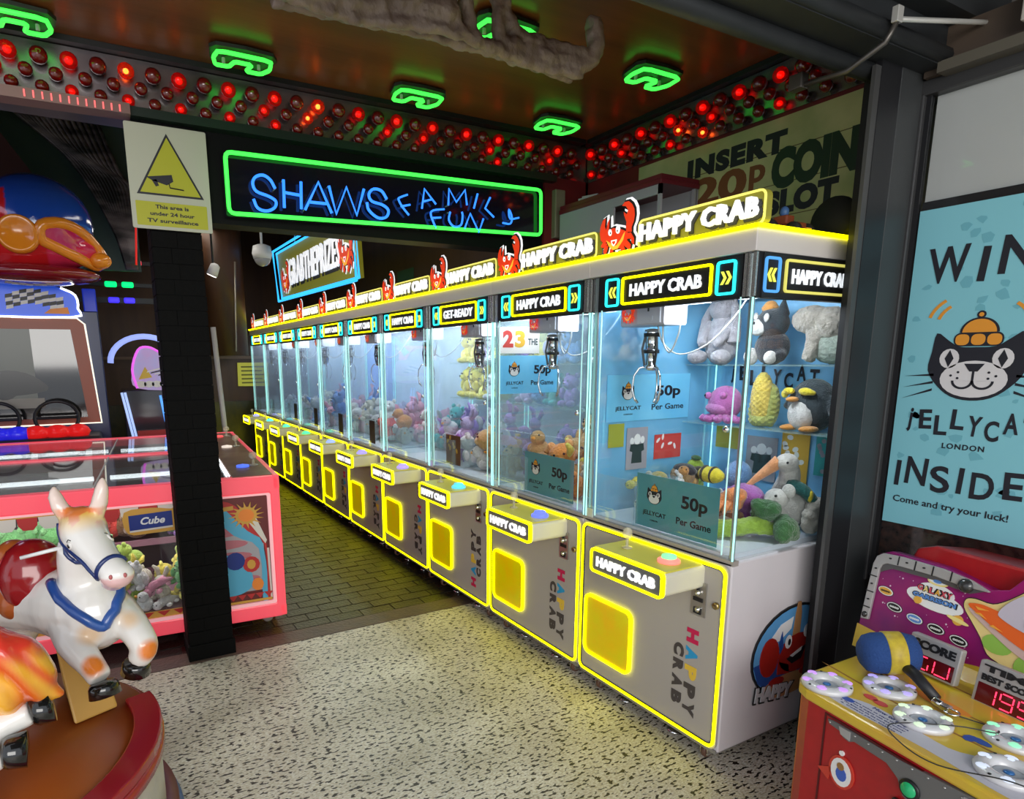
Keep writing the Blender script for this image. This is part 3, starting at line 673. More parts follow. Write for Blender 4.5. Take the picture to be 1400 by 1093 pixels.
def pattern(c, n=9):
    def f(b, w_, h_):
        r_ = random.Random(3); b.c = c
        for k in range(n): b.prism(circ(w_*r_.uniform(.12, .88), h_*r_.uniform(.1, .9), w_*.09, h_*.06, 8, rot=r_.uniform(0, 3)), 0, .001)
    return f
XB = MX+MD-.024
card(FR((XB-.006, 2.29, 1.17), *UX), .15, .115, 'card', 'lime green square card on the back of the nearest claw machine', prm[1])
card(FR((XB-.006, 2.10, 1.03), *UX), .17, .22, 'card', 'grey photo card of figures in a black t-shirt behind the pelican toy', prm[4], shirt, prm)
card(FR((XB-.006, 1.91, 1.02), *UX), .14, .27, 'card', 'amber patterned card on the back wall behind the pelican toy', prm[5], pattern(2), prm)
card(FR((XB-.006, 1.74, 1.10), *UX), .12, .18, 'card', 'aqua patterned card at the near back corner of the nearest machine', prm[6], pattern(4), prm)
card(FR((2.12, 2.322, 1.21), *UY), .10, .115, 'card', 'lime green card on the glass partition below the bright blue sign', prm[1])
card(FR((2.24, 2.322, 1.09), *UY), .14, .21, 'card', 'grey photo card on the glass partition below the bright blue sign', prm[4], shirt, prm)
card(FR((2.43, 2.322, 1.13), *UY), .19, .125, 'card', 'red card with two white animals on the glass partition', prm[0], pattern(2, 5), prm)
card(FR((2.04, 3.172, 1.67), *UY), .28, .15, 'card', 'white card with large red and gold 23 print above the second blue sign', PAPER, lambda b, w_, h_: (setattr(b, 'c', 0), b.text('2', w_*.2, h_*.55, h_*.65, 0, .001, w_*.26, .05), setattr(b, 'c', 5), b.text('3', w_*.5, h_*.55, h_*.65, 0, .001, w_*.26, .05), setattr(b, 'c', 3), b.text('THE', w_*.83, h_*.45, h_*.25, 0, .001, w_*.25, .02)), prm)
card(FR((2.055, 3.88, .93), *UX), .20, .20, 'card', 'brown and yellow toy card standing behind the glass of the third machine', mat('print_brown', (.12, .05, .02), .5), pattern(5, 7), prm)
for i, y in ((4, .30), (5, .30), (6, .32), (7, .3)):
    card(FR((MX+.045, Y0+MW*i+.33+.1, .91), *UX), .13, .20, 'card', 'small dark brown card behind the front glass of the %s machine' % {4: 'fifth', 5: 'sixth', 6: 'seventh', 7: 'eighth'}[i], mat('print_brown2', (.05, .02, .015), .5))
# wide lettering on the blue backdrop
b = MB(FR((XB-.002, 2.20, 1.555), *UX)); wavy(b, 'jELLYCAT', .20, 0, .075, .0, .001, .062, 1.2, .72, .03)
obj('backdrop_lettering', b, INK, CLAW[0]).matrix_parent_inverse = Matrix.Translation((-MX, -Y0, 0))
# ================================================================ PLUSH TOYS
def fur(name, col, k=1.): return mat('fur_'+name, col, .9, var=(38, tuple(c*.62 for c in col), .25), bump=(150, .45*k), sheen=.35)
PL = mat('plush_vcol', (.5, .5, .5), .9, vcol=True, bump=(90, .6), var=(30, (.75, .75, .75), .3), sheen=.3)
def toy(name, label, loc, parts, rotz=0, voxel=.006, group=None, disp=None, rot=None):
    """parts: {part name: (material, [primitives])}; every part is one continuous skin"""
    t = thing(name, label, 'soft toy', loc, rotz, group, rot)
    for pn, (mt, prim) in parts.items():
        base = pn.rstrip('0123456789'); b = MB()
        for q in prim:
            if q[0] == 'e': b.ell(q[1], q[2], 16, 10, rot=q[3] if len(q) > 3 else None)
            elif q[0] == 't': b.tube(spl(q[1], 4), q[2] if not isinstance(q[2], (list, tuple)) else [q[2][0]+(q[2][1]-q[2][0])*i/(4*(len(q[1])-1)) for i in range(4*(len(q[1])-1)+1)], 10)
        if len(prim) > 1 or disp: blob(base, b, mt, voxel, t, 4, dispfn=disp)
        else: obj(base, b, mt, t)
    return t
from mathutils import Euler
EU = lambda a, b, c: Euler((a, b, c))
eyeb = mat('eye_black', (.01, .01, .01), .1, coat=.5)
nz = lambda s, a: (lambda co: noise.noise(co*s)*a)
gf = fur('grey', (.42, .40, .44)); toy('bunny_toy', 'large grey long-eared bunny on the top shelf of the nearest machine', (2.72, 2.19, 1.608), {
 'body': (gf, [('e', (0, 0, .10), (.075, .085, .11)), ('e', (0, 0, .19), (.055, .06, .07))]), 'head': (gf, [('e', (-.01, 0, .27), (.06, .065, .07)), ('e', (-.05, 0, .255), (.03, .035, .025))]),
 'ear': (gf, [('t', [(0, .05, .31), (-.02, .085, .22), (-.03, .09, .10)], (.016, .032))]), 'ear2': (gf, [('t', [(0, -.05, .31), (-.02, -.085, .22), (-.03, -.09, .10)], (.016, .032))]),
 'arm': (gf, [('t', [(-.01, .06, .2), (-.07, .06, .13), (-.10, .03, .09)], (.026, .024))]), 'arm2': (gf, [('t', [(-.01, -.06, .2), (-.07, -.06, .13), (-.10, -.03, .09)], (.026, .024))]),
 'foot': (gf, [('e', (-.09, .07, .035), (.06, .04, .035))]), 'foot2': (gf, [('e', (-.09, -.07, .035), (.06, .04, .035))]),
 'eye': (eyeb, [('e', (-.058, .028, .285), .006)]), 'eye2': (eyeb, [('e', (-.058, -.028, .285), .006)])}, disp=nz(30, .0025))
bk = fur('black', (.02, .022, .03)); wf_ = fur('white', (.72, .70, .68)); of = fur('orange', (.75, .32, .06))
toy('cat_toy', 'black and white cat plush with an orange hat, top shelf near corner', (2.70, 1.90, 1.608), {
 'body': (bk, [('e', (0, 0, .075), (.065, .09, .08)), ('t', [(0, -.05, .06), (-.03, -.10, .03)], (.03, .024))]), 'head': (bk, [('e', (-.01, 0, .18), (.065, .085, .07)), ('t', [(0, -.05, .22), (0, -.055, .29)], (.032, .004)), ('t', [(0, .06, .22), (0, .075, .27)], (.026, .004))]),
 'muzzle': (wf_, [('e', (-.06, .025, .165), (.03, .05, .038))]), 'paw': (wf_, [('e', (-.065, .055, .035), (.035, .025, .04))]), 'paw2': (wf_, [('e', (-.06, -.07, .03), (.03, .022, .03))]),
 'tuft': (of, [('e', (-.01, .02, .25), (.035, .045, .02)), ('e', (-.01, .02, .265), (.025, .03, .02))]), 'eye': (wf_, [('e', (-.068, -.035, .205), (.008, .016, .02))]), 'eye2': (wf_, [('e', (-.055, .055, .215), (.008, .014, .018))]),
 'nose': (eyeb, [('e', (-.09, .025, .185), (.006, .01, .007))])}, rotz=-.3)
dn_ = fur('sand', (.42, .38, .33)); toy('shaggy_toy', 'shaggy sand and sage plush creature at the near end of the top shelf', (2.74, 1.68, 1.608), {
 'body': (fur('sage', (.36, .42, .36)), [('e', (.02, -.03, .09), (.075, .10, .09))]), 'head': (dn_, [('e', (-.03, .05, .19), (.06, .085, .06)), ('e', (-.02, -.03, .17), (.06, .08, .07)), ('t', [(-.03, .02, .15), (-.04, .03, .06), (-.04, .045, .015)], (.04, .025))])}, disp=nz(80, .006))
pu = fur('magenta', (.50, .14, .42)); oc = {'body': (pu, [('e', (0, 0, .10), (.075, .085, .085))]), 'face': (fur('magenta_pale', (.55, .2, .48)), [('e', (-.05, .01, .075), (.035, .06, .03))])}
for k in range(6): a = PI/2+PI*(k+.5)/6; oc['tentacle%d' % k] = (pu, [('t', [(.05*math.cos(a), .05*math.sin(a), .03), (.085*math.cos(a), .10*math.sin(a), .02), (.105*math.cos(a), .12*math.sin(a), .03)], (.022, .012))])
oc['eye'] = (pu, [('e', (-.06, .055, .135), .018)]); oc['eye2'] = (pu, [('e', (-.06, -.035, .14), .018)]); oc['pupil'] = (eyeb, [('e', (-.076, .06, .137), .006)])
toy('octopus_toy', 'plump magenta octopus plush on the middle shelf', (2.70, 2.13, 1.318), oc)
cf = fur('corn', (.78, .58, .10)); b_ = {'cob': (cf, [('e', (0, 0, .13), (.045, .05, .125))])}
b_['husk'] = (fur('husk', (.40, .42, .10)), [('e', (.02, -.04, .10), (.035, .035, .10)), ('e', (.015, .045, .07), (.03, .025, .07)), ('e', (.0, 0, .03), (.05, .05, .03))])
toy('corn_toy', 'yellow corn cob plush with green husk on the middle shelf', (2.70, 1.93, 1.318), b_, disp=lambda co: .004*math.sin(co.z*260)*math.sin(math.atan2(co.y, co.x)*9))
yf = fur('yellow', (.85, .70, .04)); ch_ = fur('slate', (.035, .05, .06))
toy('penguin_toy', 'dark penguin plush with yellow brow tufts and a white belly', (2.73, 1.70, 1.318), {
 'body': (ch_, [('e', (0, 0, .11), (.085, .11, .12)), ('t', [(0, -.09, .14), (-.02, -.13, .08)], (.03, .02)), ('t', [(0, .09, .14), (-.02, .12, .09)], (.03, .02))]), 'belly': (wf_, [('e', (-.055, .005, .075), (.045, .065, .07))]),
 'brow': (yf, [('e', (-.085, .055, .175), (.018, .03, .016)), ('e', (-.075, .085, .16), (.014, .018, .02))]), 'brow2': (yf, [('e', (-.085, -.03, .175), (.018, .035, .018)), ('e', (-.075, -.055, .17), (.014, .02, .012))]),
 'beak': (of, [('e', (-.10, .02, .140), (.03, .024, .012))]), 'foot': (of, [('e', (-.07, .05, .014), (.05, .03, .014))]), 'foot2': (of, [('e', (-.07, -.05, .014), (.05, .03, .014))])}, rotz=-.15)
# lower heap in the nearest machine
gd = fur('broccoli', (.05, .17, .05), 1.5); gl_ = fur('lime', (.33, .50, .06))
toy('broccoli_toy', 'broccoli plush with two dark green heads lying on a lime green stalk', (2.28, 1.60, .905), {
 'stalk': (gl_, [('t', [(-.10, .13, .03), (-.02, .06, .045), (.05, .0, .075)], (.042, .03)), ('t', [(-.02, .06, .045), (.06, -.04, .05)], (.03, .028))]),
 'floret': (gd, [('e', (.05, .0, .12), (.05, .055, .045)), ('e', (.06, .04, .10), .035), ('e', (.04, -.03, .13), .035), ('e', (.02, .02, .14), .03)]),
 'floret2': (gd, [('e', (.05, -.09, .06), (.055, .045, .05)), ('e', (.02, -.10, .04), .032), ('e', (.07, -.06, .08), .035), ('e', (.08, -.10, .04), .03)])}, disp=nz(60, .005))
sf = fur('coral', (.85, .28, .08)); sh_ = {'body': (sf, [('e', (0, 0, .05), (.05, .06, .045)), ('e', (0, -.03, .085), (.045, .05, .035))])}
for k in range(4): sh_['leg%d' % k] = (sf, [('t', [(-.03, .06-.03*k, .06), (-.07, .05-.03*k, .04), (-.09, .06-.035*k, .012)], (.014, .008))])
sh_['eye'] = (wf_, [('e', (-.035, .02, .105), .010)]); sh_['pupil'] = (eyeb, [('e', (-.044, .022, .107), .004)])
toy('prawn_toy', 'ribbed coral orange prawn plush beside the broccoli plush', (2.30, 1.76, .98), sh_, disp=lambda co: .003*math.sin(co.y*200))
toy('box_cushion', 'pale pile of small plush under the coral prawn', (2.32, 1.78, .905), {'body': (fur('cream', (.62, .58, .50)), [('e', (0, 0, .035), (.07, .08, .035))])})
toy('aubergine_toy', 'round violet plush behind the coral prawn', (2.42, 1.77, .905), {'body': (fur('violet', (.42, .13, .45)), [('e', (0, 0, .13), (.065, .09, .065)), ('e', (.02, .02, .05), (.06, .07, .05))])})
wf2 = fur('ivory', (.68, .66, .62)); toy('pelican_toy', 'white pelican plush with long orange beak and teal wings', (2.58, 1.66, .905), {
 'body': (wf2, [('e', (0, 0, .10), (.08, .09, .10)), ('t', [(-.02, .03, .15), (-.03, -.0, .22), (-.05, -.01, .27)], (.05, .04)), ('e', (-.07, -.01, .295), (.05, .045, .04))]),
 'beak': (fur('salmon', (.80, .35, .15)), [('t', [(-.09, .01, .30), (-.13, .06, .24), (-.17, .11, .175)], (.030, .008))]), 'eye': (eyeb, [('e', (-.105, -.035, .30), .006)]),
 'wing': (fur('teal', (.02, .16, .15)), [('t', [(-.05, -.02, .20), (-.05, -.09, .18), (0, -.12, .11)], (.03, .02))]), 'wing2': (fur('teal', (.02, .16, .15)), [('t', [(.05, .05, .20), (.06, .09, .14), (.06, .10, .08)], (.03, .02))])})
toy('mouse_toy', 'off-white mouse plush with a dark nose in front of the pelican plush', (2.44, 1.63, .905), {'body': (wf2, [('e', (0, 0, .06), (.05, .05, .06))]), 'head': (wf2, [('e', (-.01, 0, .15), (.045, .05, .045)), ('e', (-.045, .01, .14), (.02, .02, .018))]),
 'nose': (eyeb, [('e', (-.066, .012, .145), .008)]), 'eye': (eyeb, [('e', (-.045, -.02, .17), .006)]), 'ear': (wf2, [('e', (0, -.045, .19), (.012, .03, .03))])})
toy('fleece_toy', 'rumpled cream fleece plush in the near back corner', (2.56, 1.545, .905), {'body': (fur('fleece', (.56, .53, .47)), [('e', (0, 0, .05), (.06, .035, .05)), ('e', (.01, 0, .11), (.05, .035, .05)), ('e', (-.03, -.0, .08), (.03, .03, .03))]), 'tuft': (yf, [('e', (-.03, 0, .165), (.012, .012, .03))])}, disp=nz(45, .006))
bl_ = fur('bee_black', (.05, .045, .03)); toy('bee_toy', 'yellow and black striped bee plush on the heap', (2.52, 2.04, 1.045), {'body': (yf, [('e', (0, 0, .04), (.04, .075, .04))]), 'stripe': (bl_, [('e', (0, .03, .042), (.042, .018, .042))]), 'stripe2': (bl_, [('e', (0, -.02, .042), (.042, .014, .042))]), 'head': (bl_, [('e', (0, .075, .04), (.03, .03, .032))])})
toy('potato_toy', 'tan fuzzy round plush wearing a black cap', (2.44, 2.14, 1.025), {'body': (fur('tan', (.48, .30, .14), 1.5), [('e', (0, 0, .05), (.05, .065, .05))]), 'cap': (bk, [('e', (.0, -.01, .085), (.045, .06, .025)), ('e', (0, -.05, .075), (.03, .03, .02))])})
toy('cheese_toy', 'mustard yellow block plush beside the black-capped plush', (2.38, 2.235, 1.02), {'body': (fur('mustard', (.58, .42, .03)), [('e', (0, 0, .035), (.04, .045, .03))])})
toy('pear_toy', 'lime green pear plush leaning at the back of the nearest machine', (2.62, 2.25, .905), {'body': (gl_, [('e', (0, 0, .08), (.07, .075, .08)), ('e', (0, -.03, .18), (.045, .045, .05))]), 'leaf': (gd, [('e', (-.02, -.05, .235), (.015, .03, .014))])})
toy('blue_monster_toy', 'sky blue plush with indigo feet at the back of the heap', (2.68, 2.01, .905), {'body': (fur('sky', (.20, .38, .70)), [('e', (0, 0, .17), (.06, .065, .07))]), 'base': (fur('indigo', (.10, .08, .55)), [('e', (-.01, 0, .06), (.065, .07, .06))])})
heapcol = [(.60, .56, .50), (.50, .48, .46), (.62, .40, .22), (.65, .6, .55)]
# generic small toys: single skins with real colour patches
def gen(kind, c, c2=None, seed=0):
    key = 'gen_%s_%s' % (kind, c)
    if key in MC: return key
    c2 = c2 or tuple(min(1, x*1.25+.08) for x in c); b = MB()
    if kind == 'bear':
        b.col = c; b.ell((0, 0, .055), (.048, .05, .055), 12, 8); b.ell((-.01, 0, .135), (.045, .048, .042), 12, 8)
        for s_ in (-1, 1): b.ell((0, s_*.038, .172), .016, 8, 6); b.ell((-.045, s_*.035, .02), (.032, .02, .02), 8, 6); b.ell((-.03, s_*.05, .075), (.02, .018, .034), 8, 6)
        b.col = c2; b.ell((-.046, 0, .125), (.02, .022, .017), 8, 6); b.col = (.01, .01, .01)
        for s_ in (-1, 1): b.ell((-.052, s_*.018, .146), .005, 6, 4)
        b.ell((-.066, 0, .130), .006, 6, 4)
    elif kind == 'bunny':
        b.col = c; b.ell((0, 0, .05), (.045, .05, .05), 12, 8); b.ell((-.01, 0, .125), (.04, .042, .04), 12, 8)
        for s_ in (-1, 1): b.tube([(0, s_*.02, .155), (.01, s_*.04, .20), (-.01, s_*.055, .225)], [.012, .017, .008], 8); b.ell((-.04, s_*.035, .018), (.034, .02, .018), 8, 6)
        b.col = c2; b.ell((-.03, 0, .045), (.025, .033, .036), 8, 6); b.col = (.01, .01, .01)
        for s_ in (-1, 1): b.ell((-.047, s_*.016, .135), .005, 6, 4)
    elif kind == 'chick':
        b.col = c; b.ell((0, 0, .05), (.055, .05, .05), 12, 8); b.ell((-.035, 0, .105), (.035, .035, .035), 12, 8)
        for s_ in (-1, 1): b.ell((0, s_*.045, .055), (.032, .012, .022), 8, 6)
        b.col = (.85, .35, .05); b.ell((-.072, 0, .10), (.014, .010, .008), 8, 6); b.col = (.01, .01, .01)
        for s_ in (-1, 1): b.ell((-.06, s_*.018, .118), .005, 6, 4)
    elif kind == 'round':
        b.col = c; b.ell((0, 0, .055), (.06, .062, .055), 14, 9); b.col = c2
        for s_ in (-1, 1): b.ell((0, s_*.04, .10), (.012, .02, .022), 8, 6)
        b.ell((-.045, 0, .04), (.022, .03, .022), 8, 6); b.col = (.01, .01, .01)
        for s_ in (-1, 1): b.ell((-.055, s_*.022, .068), .006, 6, 4)
    elif kind == 'long':
        b.col = c; b.tube([(-.09, .0, .025), (-.03, .02, .03), (.04, 0, .03), (.09, -.03, .022)], [.014, .030, .026, .008], 10); b.ell((-.085, 0, .035), (.032, .03, .028), 10, 7)
        b.col = c2
        for s_ in (-1, 1): b.ell((-.02, s_*.035, .018), (.025, .018, .014), 8, 6); b.ell((.05, s_*.03, .016), (.018, .018, .012), 8, 6)
        b.col = (.01, .01, .01)
        for s_ in (-1, 1): b.ell((-.108, s_*.012, .045), .005, 6, 4)
    MC[key] = mesh('soft_toy', b, PL, True); return key
def put(kind, c, loc, sz, label, group, rz=None, tilt=.35):
    o = obj('%s_toy' % {'bear': 'bear', 'bunny': 'bunny', 'chick': 'bird', 'round': 'round', 'long': 'lizard'}[kind], None, None, key=gen(kind, c), loc=loc, rot=(R.uniform(-tilt, tilt), R.uniform(-tilt, tilt), R.uniform(-1.2, 1.2) if rz is None else rz))
    o.scale = (sz, sz, sz); tag(o, label, 'soft toy', group); return o
CN_ = {'tan': (.58, .34, .13), 'caramel': (.50, .24, .07), 'cream': (.66, .60, .50), 'white': (.74, .72, .72), 'purple': (.34, .17, .58), 'lilac': (.52, .42, .68), 'yellow': (.80, .66, .10), 'green': (.15, .42, .14), 'blue': (.12, .28, .66), 'pink': (.75, .30, .42), 'red': (.6, .06, .05), 'grey': (.42, .43, .46), 'teal': (.05, .42, .42), 'orange': (.80, .30, .06), 'brown': (.20, .10, .05), 'lime': (.42, .58, .10)}
ordn = ['nearest', 'second', 'third', 'fourth', 'fifth', 'sixth', 'seventh', 'eighth', 'ninth', 'tenth']
kn = {'bear': 'bear', 'bunny': 'bunny', 'chick': 'bird', 'round': 'round', 'long': 'lizard'}
def fillm(i, palette, nx_, ny_, layers=1, sz=1.0, kinds=('bear', 'bunny', 'round', 'chick'), x0=.36):
    for L_ in range(layers):
        for a in range(nx_):
            for b_ in range(ny_):
                x = x0+(MD-.14-x0)*(a+.5)/nx_; y = .08+.72*(b_+.5)/ny_
                if L_ and (a+b_) % 2: continue
                c = R.choice(palette); k = R.choice(kinds)
                put(k, CN_[c], (MX+x+R.uniform(-.02, .02), Y0+MW*i+y+R.uniform(-.02, .02), .902+L_*.135+.012*L_*a), sz*R.uniform(.9, 1.15),
                    'small %s %s plush in the heap of the %s claw machine' % (c, kn[k], ordn[i]), 'plush heap in the %s claw machine' % ordn[i])
def shelfm(i, palette, z, n, sz=1.25, kinds=('bear', 'bunny', 'round')):
    for b_ in range(n):
        c = palette[b_ % len(palette)]; k = R.choice(kinds)
        put(k, CN_[c], (MX+MD-.14, Y0+MW*i+.09+.67*(b_+.5)/n, z+.007), sz*R.uniform(.95, 1.1), '%s %s plush on the %s shelf of the %s claw machine' % (c, kn[k], 'upper' if z > 1.5 else 'lower', ordn[i]), 'plush on the shelves of the %s claw machine' % ordn[i], rz=R.uniform(-.3, .3), tilt=.05)
for (c, k, x, y, z, s_) in (('cream', 'long', .24, .66, .905, 1.1), ('cream', 'bear', .36, .74, .905, 1.0), ('caramel', 'round', .40, .50, .905, 1.0), ('white', 'round', .48, .43, .905, 1.1), ('grey', 'round', .36, .38, .905, 1.25), ('white', 'bunny', .42, .60, .905, .9),
     ('orange', 'round', .62, .78, .905, .9), ('tan', 'bear', .50, .62, .905, 1.0), ('blue', 'round', .63, .42, .905, .9), ('yellow', 'long', .30, .77, 1.02, .8), ('caramel', 'long', .46, .66, 1.06, .9), ('brown', 'bear', .34, .27, .905, .9)):
    put(k, CN_[c], (MX+x, Y0+y, z), s_, '%s %s plush in the heap of the nearest claw machine' % (c, kn[k]), 'small plush in the nearest claw machine')
fillm(1, ['tan', 'tan', 'caramel', 'tan', 'orange', 'cream', 'yellow', 'grey'], 3, 5, 2, 1.15, x0=.12)
shelfm(1, ['tan', 'caramel', 'brown', 'tan', 'orange'], 1.31, 4); shelfm(1, ['grey', 'cream', 'tan', 'grey'], 1.60, 4, 1.35)
fillm(2, ['purple', 'lilac', 'tan', 'purple', 'caramel', 'white'], 3, 5, 2, 1.15, x0=.12)
shelfm(2, ['purple', 'teal', 'blue', 'lilac', 'purple'], 1.31, 4); shelfm(2, ['blue', 'lilac', 'yellow', 'purple'], 1.60, 4, 1.35)
fillm(3, ['white', 'white', 'purple', 'white', 'teal', 'grey'], 3, 5, 2, 1.1)
shelfm(3, ['yellow', 'white', 'yellow', 'yellow'], 1.31, 5); shelfm(3, ['yellow', 'white', 'lilac', 'yellow'], 1.60, 5, 1.3)
fillm(4, ['orange', 'grey', 'cream', 'white', 'pink', 'yellow'], 3, 4, 2, 1.25, x0=.2)
for i in (5, 6, 7): fillm(i, ['white', 'lilac', 'grey', 'blue', 'cream', 'pink'], 3, 4, 2, 1.25, x0=.2)
for i in (8, 9): fillm(i, ['grey', 'lilac', 'white'], 2, 4, 1, 1.2)
put('round', CN_['red'], (MX+.30, Y0+MW*4+.45, .90), 2.0, 'large orange-red ball plush in the fifth claw machine', 'plush heap in the fifth claw machine')
# ================================================================ PORCH: PILLAR, NEON SIGN, BULBS
def pillar():
    b = MB()
    for k in range(36):
        z0 = .09+k*.075; off = (k % 2)*.06
        for (a0, a1) in ((0, .115-off*.5), (.115-off*.5, .23)):
            if a1-a0 > .02: j = R.uniform(0, .004); b.box(a0+.001, -j, z0+.0015, a1-.001, .10, z0+.0735)
        for (a0, a1) in ((0, .11+off), (.11+off, .22)): j = R.uniform(0, .004); b.box(.10, a0+.002, z0+.003, .23+j, a1-.002, z0+.073)
        b.box(-.002, .02, z0+.003, .1, .22, z0+.073)
    return b
pp = thing('pillar', 'black painted brick pillar carrying the surveillance warning sign', 'pillar', (.28, 3.58, 0))
obj('shaft', MB().box(.006, .004, 0, .224, .216, 2.8), mat('pillar_black', (.002, .002, .002), .8, spec=.15), pp)
obj('painted_bricks', pillar(), mat('pillar_brick_paint', (.002, .002, .002), .7, bump=(25, .15), spec=.12), pp, stuff=True)
obj('plinth', MB().box(-.01, -.012, 0, .24, .225, .09), mat('pillar_black'), pp, bev=.004)
# surveillance sign
sg_ = thing('warning_sign', 'white and yellow surveillance camera warning sign on the black pillar', 'sign', (.203, 3.555, 2.27))
T = FR((0, 0, 0), *UY); W_, H_ = .36, .47
obj('board', MB(T).prism(rrect(0, 0, W_, H_, .008), -.006, 0), mat('sign_ivory', (.46, .47, .38), .5), sg_)
yel = mat('sign_yellow', (.42, .42, .02), .5)
b = MB(T); b.prism(rrect(.02, .015, W_-.02, .125, .004), 0, .001); b.prism([(.045, .165), (W_-.045, .165), (W_/2, .42)], .0012, .002); obj('yellow_print', b, yel, sg_)
b = MB(T); b.prism(dil([(.045, .165), (W_-.045, .165), (W_/2, .42)], .018), 0, .0011)
b.prism([(.075, .235), (.19, .255), (.195, .225), (.165, .205), (.10, .222)], .002, .003); b.prism([(.10, .222), (.12, .228), (.13, .20), (.115, .195)], .002, .003)
b.tube([(.175, .215, .003), (.178, .195, .003), (.24, .190, .003)], .003, 5)
b.text('This area is', W_/2, .104, .018, .001, .002, .15, .03); b.text('under 24 hour', W_/2, .072, .018, .001, .002, .20, .03); b.text('TV surveillance', W_/2, .040, .018, .001, .002, .23, .03)
obj('black_print', b, INK, sg_)
# neon sign
ns = thing('neon_sign', 'long neon sign with green border and blue tube lettering over the entrance', 'neon sign', (0, 3.5, 0))
q4 = [(.64, 2.365), (2.557, 2.418), (2.552, 2.687), (.64, 2.65)]
T = FR((0, 0, 0), *UY)
obj('back_board', MB(T).prism(dil(q4, .012), -.09, -.03), mat('sign_glass_black', (.006, .006, .012), .08, coat=.6), ns)
bd = []
for k in range(4):
    a, b_, c = Vector(q4[k-1]), Vector(q4[k]), Vector(q4[(k+1) % 4])
    for t_ in (0, .33, .66, 1): 
        p1 = b_+(a-b_).normalized()*.03; p2 = b_+(c-b_).normalized()*.03
        q = p1*(1-t_)**2+b_*2*t_*(1-t_)+p2*t_**2; bd.append((q.x, -.0, q.y))
obj('green_border_tube', MB().tube(bd, .0105, 8, closed=True), GN, ns)
SH = {'S': [(0.874, 2.505), (0.851, 2.544), (0.815, 2.561), (0.777, 2.547), (0.763, 2.516), (0.779, 2.482), (0.84, 2.465), (0.874, 2.445), (0.865, 2.414), (0.823, 2.395), (0.78, 2.405), (0.762, 2.445)],
 'H1': [(0.919, 2.552), (0.916, 2.419)], 'H2': [(1.01, 2.553), (1.005, 2.422)], 'H3': [(0.921, 2.492), (1.006, 2.487)], 'A1': [(1.025, 2.42), (1.103, 2.562), (1.17, 2.417)], 'A2': [(1.054, 2.46), (1.149, 2.461)],
 'W': [(1.16, 2.55), (1.195, 2.415), (1.258, 2.555), (1.312, 2.42), (1.358, 2.556)], 'S2': [(1.492, 2.519), (1.461, 2.558), (1.413, 2.562), (1.386, 2.533), (1.402, 2.5), (1.466, 2.487), (1.5, 2.462), (1.484, 2.426), (1.434, 2.419), (1.383, 2.453), (1.373, 2.491)],
 'F': [(1.626, 2.45), (1.588, 2.487), (1.565, 2.521), (1.569, 2.535), (1.62, 2.556)], 'F2': [(1.577, 2.491), (1.635, 2.505)], 'a1': [(1.709, 2.492), (1.727, 2.598), (1.8, 2.524)], 'a2': [(1.714, 2.529), (1.779, 2.549)],
 'm': [(1.882, 2.527), (1.887, 2.616), (1.936, 2.549), (1.996, 2.622), (2.008, 2.54)], 'i': [(2.082, 2.61), (2.056, 2.527)], 'l': [(2.171, 2.599), (2.135, 2.535), (2.198, 2.491)],
 'y': [(2.262, 2.465), (2.318, 2.465), (2.33, 2.503), (2.308, 2.545), (2.317, 2.494), (2.383, 2.505)], 'f1': [(1.855, 2.503), (1.783, 2.49), (1.766, 2.464), (1.798, 2.395)], 'f2': [(1.769, 2.448), (1.832, 2.456)],
 'u': [(1.894, 2.492), (1.885, 2.447), (1.918, 2.415), (1.966, 2.427), (1.978, 2.477), (1.973, 2.5)], 'n': [(1.99, 2.407), (2.03, 2.496), (2.091, 2.398), (2.123, 2.476)]}
NB = glow('neon_blue', (.025, .19, 1), 1.9)
for k, P in SH.items():
    curv = k in ('S', 'S2', 'u', 'y', 'f1', 'F'); pts = [(x, -.005, z+.025*(z-2.5)) for x, z in P]
    obj('letter_tube', MB().tube(spl(pts, 4) if curv else pts, .0078 if k[0] in 'SHAW' else .0058, 6), NB, ns)
    if k in ('S', 'H1', 'A1', 'W', 'S2', 'm', 'u'): obj('tube_post', MB().tube([(P[0][0], .03, P[0][1]), (P[0][0], -.005, P[0][1])], .004, 5), mat('glass_post', (.2, .3, .3), .2), ns)
tag(obj('speaker_box', MB().box(2.70, 3.54, 2.42, 2.78, 3.59, 2.72), mat('box_beige', (.20, .17, .12), .5), bev=.006), 'small beige wall box to the right of the neon sign', 'box')
# red bulbs
bulb_lit = glass('bulb_lit', (.85, .05, .03), 2.2, .45, (.65, .012, .01)); bulb_off = mat('bulb_dark', (.13, .004, .004), .1, coat=1.); bulb_hot = glass('bulb_hot', (1, .22, .06), 2.2, .3, (.8, .05, .015)); fil1 = glow('filament_red', (1, .05, .02), 2.6); fil2 = glow('filament_hot', (1, .55, .2), 9)
mir = mat('brushed_mirror', (.36, .33, .34), .25, .9, var=(5, (.18, .15, .17), .2))
def bulb(par, x, y, z, r_, dr, k):
    m_ = bulb_hot if k == 2 else (bulb_lit if k == 1 else bulb_off)
    def f(): return MB().lathe([(.016, 0), (.018, .006), (.016, .018)], 10).ell((0, 0, .045), (.034, .034, .034), 14, 9)
    o = obj('bulb', f, m_, par, key='bulb%d' % k, loc=(x, y, z)); o.rotation_euler = Vector((0, 0, 1)).rotation_difference(Vector(dr)).to_euler(); o.scale = (r_/.034,)*3
    if k: obj('filament', lambda: MB().ell((0, 0, .045), (.016, .016, .018) if k == 1 else (.012, .012, .014), 8, 6), fil1 if k == 1 else fil2, o, key='fil%d' % k)
    return o
